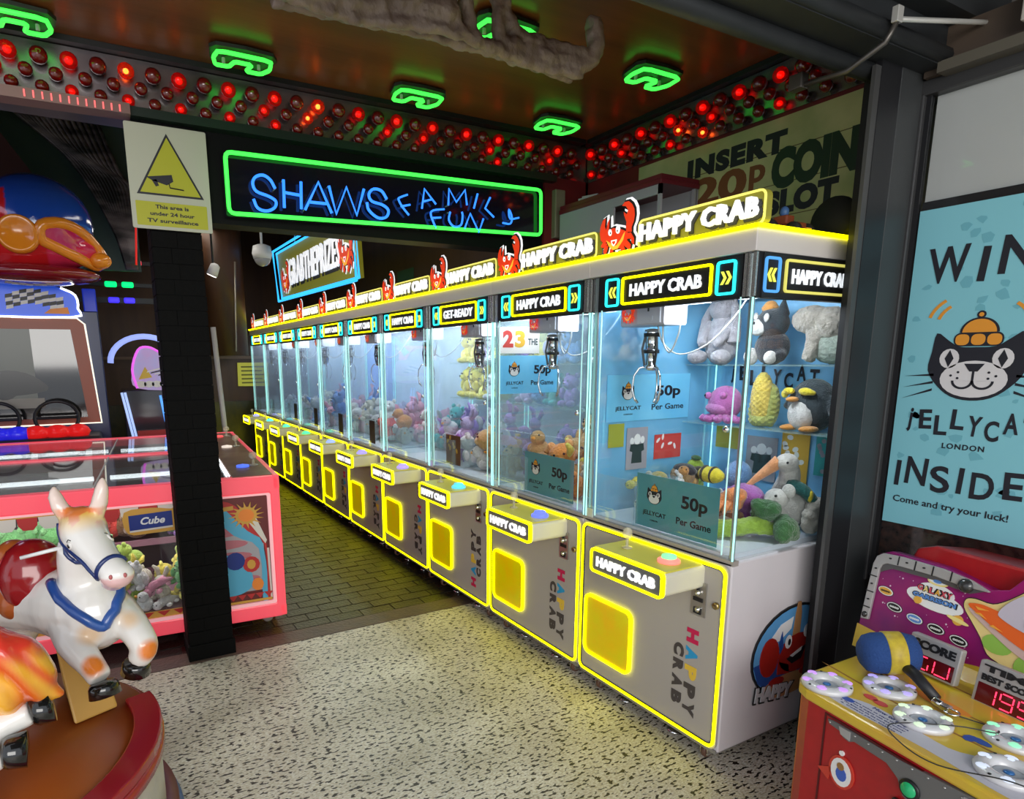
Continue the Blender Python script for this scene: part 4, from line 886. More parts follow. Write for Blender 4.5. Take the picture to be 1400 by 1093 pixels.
pb = thing('bulb_panel', 'mirrored panel of red bulbs running above the neon sign', 'bulb panel', (0, 0, 0)); pb2 = thing('bulb_panel', 'mirrored panel of red bulbs above the faded coin slot sign', 'bulb panel', (0, 0, 0))
obj('mirror_strip', MB().box(-.9, 3.592, 2.795, 2.985, 3.60, 3.022), mir, pb); obj('mirror_strip', MB().box(2.992, 1.52, 2.795, 3.0, 3.59, 3.022), mir, pb2)
for r_, (z, rad, sh) in enumerate(((2.955, .036, 0), (2.892, .029, -.055), (2.832, .028, 0))):
    for k in range(-4, 32):
        x = -.44+.1125*k+sh
        if x > 2.93: continue
        lit = (k % 2 == 0)
        kk = (2 if R.random() < .10 else 1) if lit else 0
        if r_ and R.random() < .55: kk = 0
        bulb(pb, x, 3.592, z, rad, (0, -1, -.15), kk)
    for k in range(18):
        y = 3.50-.1125*k+sh
        lit = (k % 2 == 0); kk = (2 if R.random() < .22 else 1) if lit else 0
        if r_ and R.random() < .55: kk = 0
        bulb(pb2, 2.992, y, z, rad, (-1, 0, -.15), kk)
# green neon brackets on the ceiling
gl = [(.72, 3.35), (1.62, 3.345), (2.545, 3.34), (2.55, 2.58), (1.65, 2.55), (-.17, 3.40), (-.2, 2.6), (.72, 2.56)]
wh = ['left of centre over the neon sign', 'over the middle of the neon sign', 'in the back corner by the coin sign', 'on the right, nearest the shutter beam', 'behind the grey carved branch', 'at the top left edge of the photo', 'left, out at the front edge', 'front row, left of the carved branch']
for (x, y), w_ in zip(gl, wh):
    t = thing('ceiling_neon', 'green neon bracket shape on the varnished ceiling, '+w_, 'neon light', (x, y, Zc), 0, 'green neon shapes on the porch ceiling')
    P = [(-.12, -.075), (.115, -.075), (.13, .02), (.10, .085), (.03, .085), (.045, .005), (-.035, .005), (-.05, .07), (-.11, .075), (-.13, .0)]
    pts = [(a*q_+c*(1-q_), b*q_+d*(1-q_), -.045) for (a, b), (c, d) in zip(P, P[1:]+P[:1]) for q_ in (.86, .14)]
    obj('tube', lambda: MB().tube(pts, .0095, 7, closed=True), GN, t, key='ceilneon')
    obj('backing', lambda: MB().prism(s2(dil(P, .014), 2), -.028, -.012), mat('backing_dark', (.02, .03, .02), .5), t, key='ceilback')
    for k, (a, b) in enumerate(((-.08, .03), (.08, .03))): obj('clip', lambda: MB().lathe([(.008, 0), (.008, -.05)], 8), mat('clip_grey', (.4, .45, .4), .3), t, key='ceilclip', loc=(a, b, -.0))
# carved grey branch hanging below the ceiling
BR = {'rail': [(0.60, 2.775), (0.862, 2.785), (1.064, 2.795), (1.252, 2.793), (1.456, 2.79), (1.639, 2.783), (1.828, 2.772)], 'up': [(1.17, 3.0), (1.189, 2.927), (1.214, 2.873), (1.233, 2.806)], 'post1': [(1.27, 3.05), (1.273, 2.947), (1.279, 2.888), (1.305, 2.812), (1.331, 2.786)],
 'post2': [(1.42, 3.05), (1.426, 2.983), (1.434, 2.923), (1.441, 2.851), (1.47, 2.804)], 'top2': [(1.44, 3.05), (1.460, 2.959), (1.500, 2.890), (1.584, 2.862), (1.675, 2.855), (1.768, 2.84), (1.825, 2.84)], 'upturn': [(1.80, 2.80), (1.874, 2.852), (1.870, 2.942), (1.848, 2.945)], 'fill': [(1.469, 2.814), (1.571, 2.824), (1.676, 2.818), (1.794, 2.813)], 'lefttop': [(0.60, 2.82), (0.892, 2.837), (1.066, 2.853), (1.176, 2.85), (1.22, 2.834)]}
b = MB(Matrix.Translation((-1.3, -2.25, -2.8)))
for k, P in BR.items():
    r_ = {'rail': .024, 'lefttop': .042, 'fill': .036, 'top2': .032, 'upturn': .038, 'post1': .028, 'post2': .026, 'up': .024}[k]
    b.tube(spl([(x, 2.25+.03*math.sin(x*9), z) for x, z in P], 4), r_, 8)
    if k in ('rail', 'fill', 'lefttop'): b.tube(spl([(x, 2.31, z+.012) for x, z in P], 3), r_*.9, 8)
t = thing('carved_branch', 'grey brown carved driftwood-like branch hanging under the porch ceiling', 'ceiling decoration', (1.3, 2.25, 2.8))
blob('branch', b, mat('grey_clay', (.34, .27, .23), .42, bump=(30, .5), var=(9, (.19, .14, .12), .25)), .008, t, 2, dispfn=lambda co: noise.noise(co*26)*.010+noise.noise(co*70)*.003)
obj('hanging_rod', MB().tube([(0, 0, .24), (0, 0, .0)], .008, 6), DGR, t); obj('hanging_rod', MB().tube([(-.6, 0, .24), (-.6, 0, .0)], .008, 6), DGR, t)
# ================================================================ PINK PRIZE ISLAND
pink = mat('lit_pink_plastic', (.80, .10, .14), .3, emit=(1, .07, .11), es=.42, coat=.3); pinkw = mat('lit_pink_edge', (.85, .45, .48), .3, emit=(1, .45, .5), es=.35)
isl = thing('prize_island', 'low pink prize machine island with glass top, behind the black pillar', 'arcade machine', (.87, 3.79, 0), math.radians(-4))
T = FR((0, 0, 0), *UY); L0 = -2.1; DP = 2.55
obj('base', MB().box(L0+.03, .03, .10, -.03, DP-.03, .14), BLK, isl)
obj('side_panel', MB().box(-.035, .05, .14, -.004, DP, .90), mat('dark_red_panel', (.16, .02, .025), .4), isl)
obj('back_panel', MB().box(L0, DP-.03, .14, -.03, DP, .90), mat('dark_red_panel'), isl)
obj('left_panel', MB().box(L0, .05, .14, L0+.03, DP, .90), mat('dark_red_panel'), isl)
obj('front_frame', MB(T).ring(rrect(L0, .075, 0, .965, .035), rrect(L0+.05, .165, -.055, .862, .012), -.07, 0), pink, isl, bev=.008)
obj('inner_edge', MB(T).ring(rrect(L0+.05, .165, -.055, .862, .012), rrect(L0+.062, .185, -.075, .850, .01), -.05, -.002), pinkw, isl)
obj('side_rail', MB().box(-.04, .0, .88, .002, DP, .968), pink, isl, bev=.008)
obj('side_bottom_rail', MB().box(-.04, .0, .078, .002, DP, .15), pink, isl, bev=.008)
# printed right panel
pr_ = obj('printed_panel', MB(T).box(-.50, .185, -.03, -.075, .85, -.02), mat('print_maroon', (.14, .02, .02), .4), isl)
circus = [mat('circ_red', (.5, .03, .03), .4), mat('circ_white', (.7, .66, .6), .4), mat('circ_blue', (.10, .42, .65), .4), mat('circ_gold', (.65, .35, .06), .4), mat('circ_deep_blue', (.01, .03, .22), .4), mat('circ_orange', (.85, .25, .04), .4), mat('circ_grey', (.40, .38, .42), .4), mat('circ_pink', (.5, .16, .2), .4)]
b = MB(T); Y_ = -.02
b.c = 6; b.prism([(-.49, .26), (-.12, .26), (-.11, .55), (-.30, .72), (-.49, .76)], Y_, Y_+.001)
b.c = 7
for k in range(5): b.prism(circ(-.36+.02*k, .64-.075*k, .14, .028, 14), Y_+.001, Y_+.002)
b.c = 2; b.prism(s2([(-.42, .80), (-.34, .80), (-.20, .66), (-.115, .55), (-.10, .20), (-.135, .20), (-.14, .52), (-.28, .62)], 3), Y_+.002, Y_+.003)
b.c = 0; b.prism(s2([(-.34, .82), (-.26, .80), (-.16, .66), (-.095, .55), (-.085, .19), (-.105, .19), (-.105, .54), (-.20, .64)], 3), Y_+.003, Y_+.004)
b.c = 1; b.prism([(-.22, .74), (-.15, .73), (-.09, .57), (-.10, .55)], Y_+.004, Y_+.005); b.prism([(-.093, .52), (-.08, .52), (-.078, .2), (-.088, .2)], Y_+.004, Y_+.005)
b.c = 3
for k in range(16): a = k*PI/8; b.prism([(-.20+.055*math.cos(a-.12), .735+.045*math.sin(a-.12)), (-.20+.105*math.cos(a+.1), .735+.085*math.sin(a+.1)), (-.20+.055*math.cos(a+.18), .735+.045*math.sin(a+.18))], Y_+.005, Y_+.006)
b.prism(circ(-.20, .735, .062, .052, 18), Y_+.005, Y_+.007); b.prism([(-.49, .785), (-.27, .80), (-.27, .775), (-.49, .76)], Y_+.005, Y_+.006); b.prism([(-.49, .205), (-.08, .205), (-.08, .19), (-.49, .19)], Y_+.005, Y_+.006)
b.c = 5; b.prism(circ(-.20, .735, .045, .038, 16), Y_+.007, Y_+.008)
b.c = 2; b.prism(s2([(-.47, .42), (-.40, .50), (-.29, .49), (-.20, .40), (-.19, .30), (-.26, .25), (-.37, .25), (-.45, .30)], 3), Y_+.004, Y_+.006)
b.c = 4; b.prism(circ(-.28, .46, .055, .055, 14), Y_+.006, Y_+.008); b.c = 0; b.prism(circ(-.19, .43, .05, .05, 12), Y_+.006, Y_+.0075)
b.c = 3; b.prism(circ(-.19, .43, .025, .03, 10), Y_+.0075, Y_+.009); b.c = 5; b.prism(circ(-.16, .30, .035, .04, 10), Y_+.006, Y_+.0075); b.c = 1; b.prism(circ(-.40, .235, .06, .035, 12), Y_+.006, Y_+.008)
b.c = 0
for k in range(8): b.prism([(-.49+.052*k, .245), (-.438+.052*k, .245), (-.464+.052*k, .21)], Y_+.008, Y_+.009)
obj('circus_print', b, circus, pr_)
b = MB(T)
for k in range(16):
    b.c = 0 if k % 2 else 1; x0_ = -2.0+.095*k
    b.prism([(x0_, .86), (x0_+.095, .86), (x0_+.09, .80), (x0_+.07, .775), (x0_+.025, .775), (x0_+.005, .80)], -.018, -.016)
b.c = 3; b.prism([(-2.05, .862), (-.5, .862), (-.5, .848), (-2.05, .835)], -.016, -.014)
obj('bunting_print', b, circus, isl)
b = MB(T); b.c = 3; b.prism(s2([(-.84, .82), (-.70, .835), (-.60, .82), (-.575, .835), (-.565, .70), (-.60, .695), (-.72, .69), (-.83, .70)], 3), -.016, -.012)
b.c = 4; b.prism([(-.82, .80), (-.60, .81), (-.60, .725), (-.82, .715)], -.012, -.010); b.c = 1; b.prism([(-.82, .715), (-.60, .725), (-.60, .715), (-.82, .705)], -.0105, -.009)
lb = obj('name_plate', b, circus, isl); obj('lettering', MB(T).text('Cube', -.70, .765, .042, -.0095, -.008, .125, .03, shear=.3), WHT, lb)
obj('skirt_print', MB(T).box(L0+.06, .185, -.02, -.50, .225, -.015), mat('circ_gold'), isl)
b = MB(T)
for k in range(18): b.prism([(-2.0+.085*k, .222), (-1.93+.085*k, .222), (-1.965+.085*k, .192)], -.015, -.013)
obj('skirt_pennants', b, mat('circ_red'), isl, stuff=True)
obj('front_window', MB(T).box(L0+.06, .225, -.03, -.50, .85, -.026), GLS, isl)
obj('inner_shelf', MB().box(L0+.04, .62, .46, -.5, .64, .50), mat('shelf_mauve', (.25, .12, .16), .4), isl)
obj('inner_floor', MB().box(L0+.03, .04, .20, -.5, DP-.04, .215), mat('shelf_mauve'), isl)
obj('mirror_post', MB().box(-.50, .05, .2, -.49, 1.2, .86), mat('pale_inner', (.5, .48, .5), .3), isl)
# glass top with tubes
obj('glass_top', MB().box(L0+.04, .06, .958, -.27, DP-.05, .964), glass('top_glass', (.9, .94, .95), 1.6, .05), isl)
obj('cross_rail', MB().box(L0+.03, 1.30, .955, -.26, 1.36, .975), pink, isl, bev=.004); obj('back_rail', MB().box(L0, DP-.06, .90, -.0, DP, .972), pink, isl, bev=.005)
obj('glass_joint', MB().box(-.98, .06, .962, -.972, DP-.05, .967), mat('joint_white', (.7, .7, .68), .4), isl)
TU = glow('tube_white', (.95, .98, 1), 3.0)
for y in (.62, 1.95):
    for x0_, x1_ in ((-2.0, -1.02), (-.93, -.33)): obj('light_tube', MB().tube([(x0_, y, .925), (x1_, y, .925)], .014, 8), TU, isl)
obj('control_deck', MB().box(-.26, .03, .955, -.03, DP-.05, .968), mat('deck_brown', (.13, .05, .03), .3, var=(8, (.25, .15, .09), .2)), isl)
for x in (-.285, -.27): obj('deck_light', MB().tube([(x, .1, .966), (x, 1.25, .966)], .004, 6), TU, isl)
for y, c in ((.42, (.1, .2, 1)), (1.45, (.8, .7, .6)), (2.2, (.9, .1, .1))):
    obj('joystick', lambda: MB().lathe([(.03, .968), (.03, .974), (.008, .98), (.008, 1.015)], 12).ell((0, 0, 1.035), (.026, .026, .024), 12, 8), glass('joystick_acrylic'), isl, key='ijoy', loc=(-.09, y, 0))
    obj('push_button', MB().lathe([(.04, .968), (.04, .98), (.0, .988)], 18, (-.16, y-.03, 0)), glow('ibutton%s' % y, c, .9), isl)
for x, y in ((-.10, .13), (L0+.1, .15), (-.1, DP-.2)):
    obj('caster', lambda: MB().lathe([(.03, -.012), (.036, 0), (.03, .012)], 14, (0, 0, .036), (0, 1, 0)).box(-.02, -.016, .05, .02, .016, .10), mat('caster_grey', (.3, .28, .27), .4), isl, key='icast', loc=(x, y, 0))
ic = ['yellow', 'lime', 'white', 'pink', 'green', 'yellow', 'yellow', 'cream', 'white', 'white', 'yellow', 'orange']
Ri = Matrix.Rotation(math.radians(-4), 4, 'Z')
kk_ = 0
for L_ in range(3):
    for a in range(11):
        for y in ((.10, .21) if L_ < 2 else (.24,)):
            if L_ == 2 and a % 2: continue
            p = Ri @ Vector((-1.72+a*.115+R.uniform(-.02, .02), y+.05*L_+R.uniform(-.01, .01), .218+.105*L_+R.uniform(0, .01)))+Vector((.87, 3.79, 0))
            c = R.choice(ic); k = R.choice(('bear', 'chick', 'round', 'bunny', 'long'))
            put(k, CN_[c], p, .92, 'small %s %s plush piled inside the pink prize island' % (c, kn[k]), 'plush piled inside the pink prize island', tilt=.6)
for q in range(16):
    p = Ri @ Vector((-1.65+.075*q, .70+R.uniform(-.03, .08), .505))+Vector((.87, 3.79, 0)); c = R.choice(['red', 'green', 'purple', 'brown', 'grey', 'green'])
    put(R.choice(('round', 'bear')), CN_[c], p, 1.3, 'dark %s plush on the inner ledge of the pink prize island' % c, 'plush on the inner ledge of the prize island')
il = bpy.data.lights.new('island_fill', 'AREA'); il.shape = 'RECTANGLE'; il.size = 1.3; il.size_y = .12; il.energy = 7; il.color = (1, .97, .95); lo = bpy.data.objects.new('island_fill', il); lo.location = (-1.15, .34, .94); COL.objects.link(lo); lo.parent = isl  # fill light added to brighten the plush, apart from the tubes
b = obj('inner_back', MB().box(L0+.04, .95, .2, -.5, .97, .93), mat('inner_dark', (.06, .04, .05), .3), isl)
# ================================================================ CHILDREN'S CAROUSEL
from mathutils.bvhtree import BVHTree
CX, CYc, CR_ = -.60, 2.33, .67
car = thing('kiddie_carousel', 'small round horse carousel ride with brown deck and red rim', 'carousel', (CX, CYc, 0))
redr = mat('rim_red', (.33, .008, .02), .25, coat=.5); brd = mat('deck_orange_brown', (.38, .085, .012), .35, var=(3, (.30, .065, .012), .3))
obj('deck', MB().lathe([(.0, .36), (CR_-.03, .36), (CR_-.025, .395), (.0, .40)], 64), brd, car)
def arc(r0, r1, z0, z1, a0, a1, n=48):
    b = MB(); P = circ(0, 0, r1, None, n, a0, a1)+circ(0, 0, r0, None, n, a0, a1)[::-1]; b.prism(P, z0, z1); return b
obj('rim_band', arc(CR_-.09, CR_, .375, .412, -200, 16), redr, car, bev=.006)
obj('rim_edge', MB().lathe([(CR_-.01, .33), (CR_+.004, .335), (CR_+.004, .372), (CR_-.01, .375)], 64), redr, car)
obj('side_wall', MB().lathe([(CR_-.03, .08), (CR_-.012, .10), (CR_-.012, .335), (CR_-.03, .34)], 64), mat('side_white', (.55, .52, .46), .4, bump=(12, .4), var=(8, (.40, .38, .34), .25)), car)
obj('base_ring', MB().lathe([(CR_+.0, .0), (CR_+.03, .01), (CR_+.03, .09), (CR_-.02, .10)], 64), mat('base_maroon', (.12, .03, .05), .4), car)
obj('base_blue_ring', MB().lathe([(CR_+.028, .0), (CR_+.045, .005), (CR_+.045, .04), (CR_+.02, .045)], 64), mat('base_blue', (.05, .12, .30), .4), car)
O = Vector((CX, CYc, 0)); TL = Matrix.Translation(-O)
b = MB(TL); b.add([(-.20, 2.40, .40), (-.065, 2.46, .40), (-.12, 2.80, .40), (-.25, 2.76, .40), (-.235, 2.50, .66), (-.12, 2.55, .66), (-.16, 2.76, .66), (-.26, 2.72, .66)], [(0, 3, 2, 1), (4, 5, 6, 7), (0, 1, 5, 4), (1, 2, 6, 5), (2, 3, 7, 6), (3, 0, 4, 7)])
obj('pedestal', b, mat('pedestal_yellow', (.62, .36, .08), .4), car, bev=.008)
# horse: one continuous skin
b = MB(TL)
b.tube(spl([(-.10, 2.45, .80), (-.20, 2.62, .78), (-.34, 2.80, .76), (-.47, 2.95, .77)], 4), [.125, .13, .135, .135, .13, .125, .12, .12, .12, .125, .13, .135, .125], 16)
b.ell((-.10, 2.44, .78), (.115, .12, .13)); b.ell((-.46, 2.92, .76), (.12, .13, .13))
b.tube(spl([(-.10, 2.47, .84), (-.115, 2.47, .93), (-.115, 2.43, 1.04)], 4), [.105, .10, .095, .09, .086, .082, .080, .076, .072], 16)
b.ell((-.102, 2.385, 1.095), (.074, .082, .080)); b.tube(spl([(-.095, 2.36, 1.08), (-.055, 2.27, 1.02), (-.022, 2.205, .985)], 4), [.068, .064, .060, .056, .052, .05, .048, .046, .045], 14); b.ell((-.018, 2.20, .978), (.052, .046, .044)); b.ell((-.03, 2.225, .955), (.042, .04, .035))
for P, rs in (([(-.17, 2.46, .74), (-.165, 2.37, .705), (-.125, 2.28, .665), (-.098, 2.235, .625)], [.08, .074, .068, .062, .057, .052, .049, .046, .043, .041, .040, .039, .038]), ([(-.04, 2.46, .76), (.005, 2.38, .735), (.038, 2.30, .68), (.015, 2.315, .63)], [.08, .074, .068, .062, .058, .054, .051, .049, .046, .043, .041, .040, .038]),
              ([(-.40, 2.88, .72), (-.36, 2.84, .62), (-.42, 2.92, .55)], [.085, .08, .072, .064, .058, .052, .048, .045, .042]), ([(-.52, 2.98, .72), (-.50, 2.95, .62), (-.56, 3.02, .55)], [.085, .08, .072, .064, .058, .052, .048, .045, .042])): b.tube(spl(P, 4), rs, 12)
for P in ([(-.145, 2.395, 1.14), (-.162, 2.40, 1.175), (-.172, 2.41, 1.215), (-.172, 2.41, 1.245)], [(-.058, 2.365, 1.15), (-.045, 2.36, 1.19), (-.034, 2.36, 1.235), (-.030, 2.36, 1.268)]): b.tube(P, [.026, .027, .022, .008], 10)
def hcol(co, n):
    p = co+O; W = Vector((.86, .84, .80)); Og = Vector((.80, .20, .02)); Yl = Vector((.85, .50, .08)); c = W
    d = (p-Vector((-.10, 2.385, 1.165))).length
    if p.z > 1.08:
        t_ = max(0, min(1, 1.0-(d-.05)/.06))
        c = W.lerp(Og if noise.noise(p*16) > .02 or p.z > 1.165 else Yl, t_*.95)
        if p.z > 1.175: c = W.lerp(Og, .25)
    if (p-Vector((-.018, 2.185, .965))).length < .05 and p.z < .975: c = W.lerp(Vector((.75, .25, .28)), .55)
    for q in ((-.115, 2.235, .675), (.052, 2.27, .675)):
        dd = (p-Vector(q)).length
        if dd < .045: c = c.lerp(Vector((.78, .22, .03)), min(1, (.045-dd)/.02))
    for q in ((-.12, 2.33, .745), (.0, 2.33, .785)):
        dd = (p-Vector(q)).length
        if dd < .05: c = c.lerp(Vector((.80, .42, .08)), .55*min(1, (.05-dd)/.03))
    return tuple(c)
HM = mat('glossy_painted_horse', (.8, .8, .8), .22, vcol=True, coat=.6)
hs = blob('horse', b, HM, .0085, car, 5, colfn=hcol)
bvh = BVHTree.FromPolygons([v.co for v in hs.data.vertices], [p.vertices for p in hs.data.polygons])
def surf(P, lift=.0, n=4):
    Q = []
    for p in spl(P, n):
        q = bvh.find_nearest(p-O); Q.append(q[0]+q[1]*lift)
    return Q
nav = mat('bridle_navy', (.012, .03, .14), .3, coat=.4); blu = mat('collar_blue', (.03, .12, .42), .3, coat=.5, var=(3, (.02, .07, .30)))
for P in ([(-.165, 2.40, 1.12), (-.172, 2.39, 1.06), (-.115, 2.27, 1.02), (-.075, 2.22, .965)], [(-.075, 2.22, .965), (-.065, 2.20, 1.01), (-.025, 2.21, 1.035), (.02, 2.23, 1.02)], [(-.172, 2.39, 1.04), (-.14, 2.34, .98), (-.085, 2.26, .945)]):
    obj('bridle_strap', MB().tube(surf(P, .001), .0075, 8), nav, hs)
obj('collar', MB().tube(surf([(-.225, 2.50, .90), (-.20, 2.40, .865), (-.14, 2.32, .815), (-.070, 2.28, .765), (-.02, 2.31, .82), (.01, 2.38, .87), (.02, 2.46, .90)], .0, 5), .018, 10), blu, hs)
for s_, P in ((1, (-.140, 2.315, 1.062)), (-1, (-.03, 2.30, 1.075))):
    q = bvh.find_nearest(Vector(P)-O); c = q[0]; n_ = q[1]
    o = obj('eye', MB().ell((0, 0, 0), (.016, .011, .005), 12, 8), mat('eye_white', (.8, .78, .75), .15, coat=.6), hs, loc=c); o.rotation_euler = Vector((0, 0, 1)).rotation_difference(n_).to_euler()
    o = obj('pupil', MB().ell((0, 0, .002), (.008, .008, .005), 10, 6), eyeb, hs, loc=c); o.rotation_euler = Vector((0, 0, 1)).rotation_difference(n_).to_euler()
    obj('eyebrow', MB().tube([bvh.find_nearest(Vector((P[0]+dx, P[1]+.002, P[2]+dz))-O)[0] for dx, dz in ((-.018, .012), (-.004, .020), (.016, .016))], .0018, 5), INK, hs)
for dx in (-.018, .022): 
    q = bvh.find_nearest(Vector((-.018+dx, 2.16, .985))-O); obj('nostril', MB().ell(q[0], (.006, .004, .008), 8, 6), mat('nostril_pink', (.45, .12, .12), .4), hs)
hf = mat('hoof_black', (.008, .008, .008), .12, coat=.8)
for c, ax in (((-.095, 2.225, .618), (.12, -.25, -1)), ((.010, 2.318, .625), (-.15, .25, -1)), ((-.42, 2.92, .55), (-.3, .3, -1)), ((-.56, 3.02, .55), (-.3, .3, -1))):
    obj('hoof', MB().lathe([(.038, 0), (.045, .012), (.049, .045), (.0, .047)], 18, Vector(c)-O, ax), hf, hs)
b = MB(TL); b.ell((-.285, 2.68, .875), (.115, .11, .14)); b.ell((-.24, 2.62, .83), (.09, .07, .09))
sd = blob('saddle_seat', b, mat('saddle_red', (.28, .008, .012), .2, coat=.6), .01, car, 4)
b = MB(TL); b.ell((-.345, 2.75, .875), (.085, .09, .13)); b.ell((-.33, 2.72, .78), (.09, .10, .08)); blob('saddle_rim', b, mat('saddle_orange', (.42, .10, .02), .3, coat=.4), .01, sd, 4)
obj('grab_handle', MB(TL).tube([(-.292, 2.45, 1.008), (-.165, 2.415, 1.036)], .0065, 10), mat('handle_white', (.85, .85, .85), .2, coat=.5), car)
# second horse: tail and hind legs reaching in from the left
def tcol(co, n):
    p = co+O; s_ = .5+.5*math.sin((p.x*1.0+p.z*.35)*95+6*noise.noise(p*7)); c = Vector((.70, .10, .015)).lerp(Vector((.85, .42, .04)), s_)
    return tuple(c.lerp(Vector((.75, .05, .03)), max(0, min(1, (p.z-.84)/.05))))
b = MB(TL); b.tube(spl([(-.42, 2.0, .90), (-.31, 2.0, .865), (-.255, 2.0, .79), (-.225, 2.0, .735), (-.185, 2.0, .708)], 4), [.06, .062, .065, .067, .068, .068, .067, .064, .060, .056, .050, .044, .038, .031, .025, .018, .010], 14)
b.ell((-.33, 2.0, .77), (.09, .06, .085)); b.ell((-.41, 2.0, .78), (.10, .07, .09))
tl = blob('tail', b, mat('glossy_painted_tail', (.8, .8, .8), .2, vcol=True, coat=.7), .008, car, 4, colfn=tcol, dispfn=lambda co: .004*math.sin((co.x+co.z*.35)*95))
b = MB(TL); b.tube(spl([(-.62, 2.02, .72), (-.46, 2.0, .645), (-.34, 1.99, .665), (-.262, 1.99, .685)], 4), [.09, .085, .078, .07, .062, .055, .05, .046, .042, .040, .038, .037, .036], 12); b.ell((-.66, 2.05, .78), (.13, .12, .13)); b.tube(spl([(-.66, 2.05, .78), (-.82, 2.12, .77), (-.98, 2.20, .80)], 4), [.13, .13, .128, .125, .12, .12, .12, .12, .12], 14); b.tube(spl([(-1.0, 2.20, .84), (-1.03, 2.23, .95), (-1.04, 2.25, 1.06)], 4), [.10, .096, .092, .088, .084, .08, .078, .075, .072], 14); b.ell((-1.05, 2.27, 1.10), (.075, .08, .08)); b.tube([(-1.06, 2.30, 1.08), (-1.10, 2.38, 1.02), (-1.13, 2.44, .98)], [.066, .055, .046], 12); b.ell((-1.13, 2.45, .975), (.05, .048, .044)); b.tube([(-1.09, 2.25, 1.15), (-1.10, 2.24, 1.24)], [.026, .010], 8); b.tube([(-1.0, 2.26, 1.15), (-.99, 2.25, 1.24)], [.026, .010], 8); b.tube([(-1.02, 2.22, .74), (-1.08, 2.33, .68), (-1.10, 2.38, .61)], [.075, .05, .04], 10); b.tube([(-.94, 2.28, .74), (-.98, 2.38, .70), (-1.0, 2.37, .60)], [.075, .05, .04], 10); b.tube(spl([(-.60, 1.96, .68), (-.44, 1.93, .59), (-.33, 1.93, .615)], 4), [.085, .075, .068, .06, .053, .047, .043, .040, .038], 12)
h2 = blob('second_horse', b, HM, .01, car, 4, colfn=lambda co, n: (.82, .80, .76))
obj('hoof', MB().lathe([(.036, 0), (.043, .012), (.047, .05), (.0, .052)], 18, Vector((-.262, 1.99, .682))-O, (1, .05, .15)), hf, h2); obj('hoof', MB().lathe([(.038, 0), (.044, .012), (.049, .055), (.0, .057)], 18, Vector((-.33, 1.93, .612))-O, (1, 0, -.05)), hf, h2)
obj('second_pedestal', MB(TL).box(-.60, 1.93, .40, -.40, 2.03, .62), mat('pedestal_yellow'), car, bev=.006)
# ================================================================ RACING CABINET WITH HELMET TOPPER
rc = thing('racing_cabinet', 'racing game cabinet with a giant helmet topper behind the prize island', 'arcade machine', (-.35, 6.98, 0))
obj('cabinet_body', MB().box(-.75, .05, 0, .38, .70, 2.10), mat('cab_navy', (.01, .02, .09), .3), rc, bev=.01)
T = FR((0, .04, 0), *UY)
obj('screen_surround', MB(T).prism([(-.60, 1.06), (.30, 1.06), (.25, 1.98), (.20, 2.03), (-.60, 2.03)], -.02, 0), mat('surround_rust', (.28, .05, .015), .35), rc)
obj('white_edge', MB(T).tube([(-.60, 1.06, .002), (.31, 1.06, .002), (.26, 1.98, .002), (.20, 2.035, .002), (-.60, 2.035, .002)], .008, 6), glow('edge_warm', (.9, .85, .7), 1.2), rc)
obj('screen', MB(T).prism([(-.58, 1.12), (.20, 1.12), (.14, 1.93), (-.58, 1.93)], 0, .004), mat('screen_black', (.012, .012, .012), .06, coat=1.), rc)
b = MB(T); b.prism([(-.58, 1.30), (-.18, 1.30), (-.18, 1.93), (-.58, 1.93)], .004, .005); obj('screen_pale_reflection', b, mat('reflection_grey', (.09, .105, .09), .25), rc)  # reflection of the bright street, painted on the screen as a pale patch
b = MB(T); b.prism(s2([(-.6, 1.45), (-.45, 1.56), (-.25, 1.54), (-.12, 1.45), (-.10, 1.38), (-.3, 1.34), (-.6, 1.34)], 3), .005, .006); b.prism(circ(-.43, 1.40, .11, .10, 18), .006, .007); obj('screen_car_reflection', b, mat('reflection_dark', (.02, .022, .025), .2), rc)  # car mirrored in the screen, painted on as dark shapes
obj('screen_kerb_reflection', MB(T).prism([(-.58, 1.22), (-.13, 1.22), (-.13, 1.31), (-.58, 1.31)], .005, .006), mat('kerb_reflection', (.22, .21, .18), .4), rc)  # street edge of the painted reflection
b = MB(T); b.c = 0; b.prism(s2([(-.75, 2.04), (.16, 2.04), (.22, 2.12), (.21, 2.24), (.10, 2.30), (-.15, 2.34), (-.45, 2.30), (-.75, 2.18)], 3), -.08, 0)
mq = obj('marquee', b, mat('marquee_blue', (.02, .09, .60), .3, emit=(.02, .10, .8), es=.4), rc)
obj('marquee_edge', MB(T).tube([(p[0], p[1], .002) for p in s2([(-.75, 2.04), (.16, 2.04), (.22, 2.12), (.21, 2.24), (.10, 2.30)], 3, False)], .009, 6), WL, mq)
b = MB(T)
for a in range(8):
    for c_ in range(4):
        b.c = (a+c_) % 2; x0_ = -.33+a*.055; z0_ = 2.10+c_*.032+.05*math.sin(a*.5); b.prism([(x0_, z0_), (x0_+.055, z0_+.012), (x0_+.06, z0_+.044), (x0_+.005, z0_+.032)], .001, .003)
b.c = 2; b.prism([(-.05, 2.07), (.15, 2.07), (.14, 2.13), (.0, 2.11)], .001, .004)
obj('chequered_flag', b, [WHT, BLK, mat('flag_orange', (.85, .28, .03), .4)], mq)
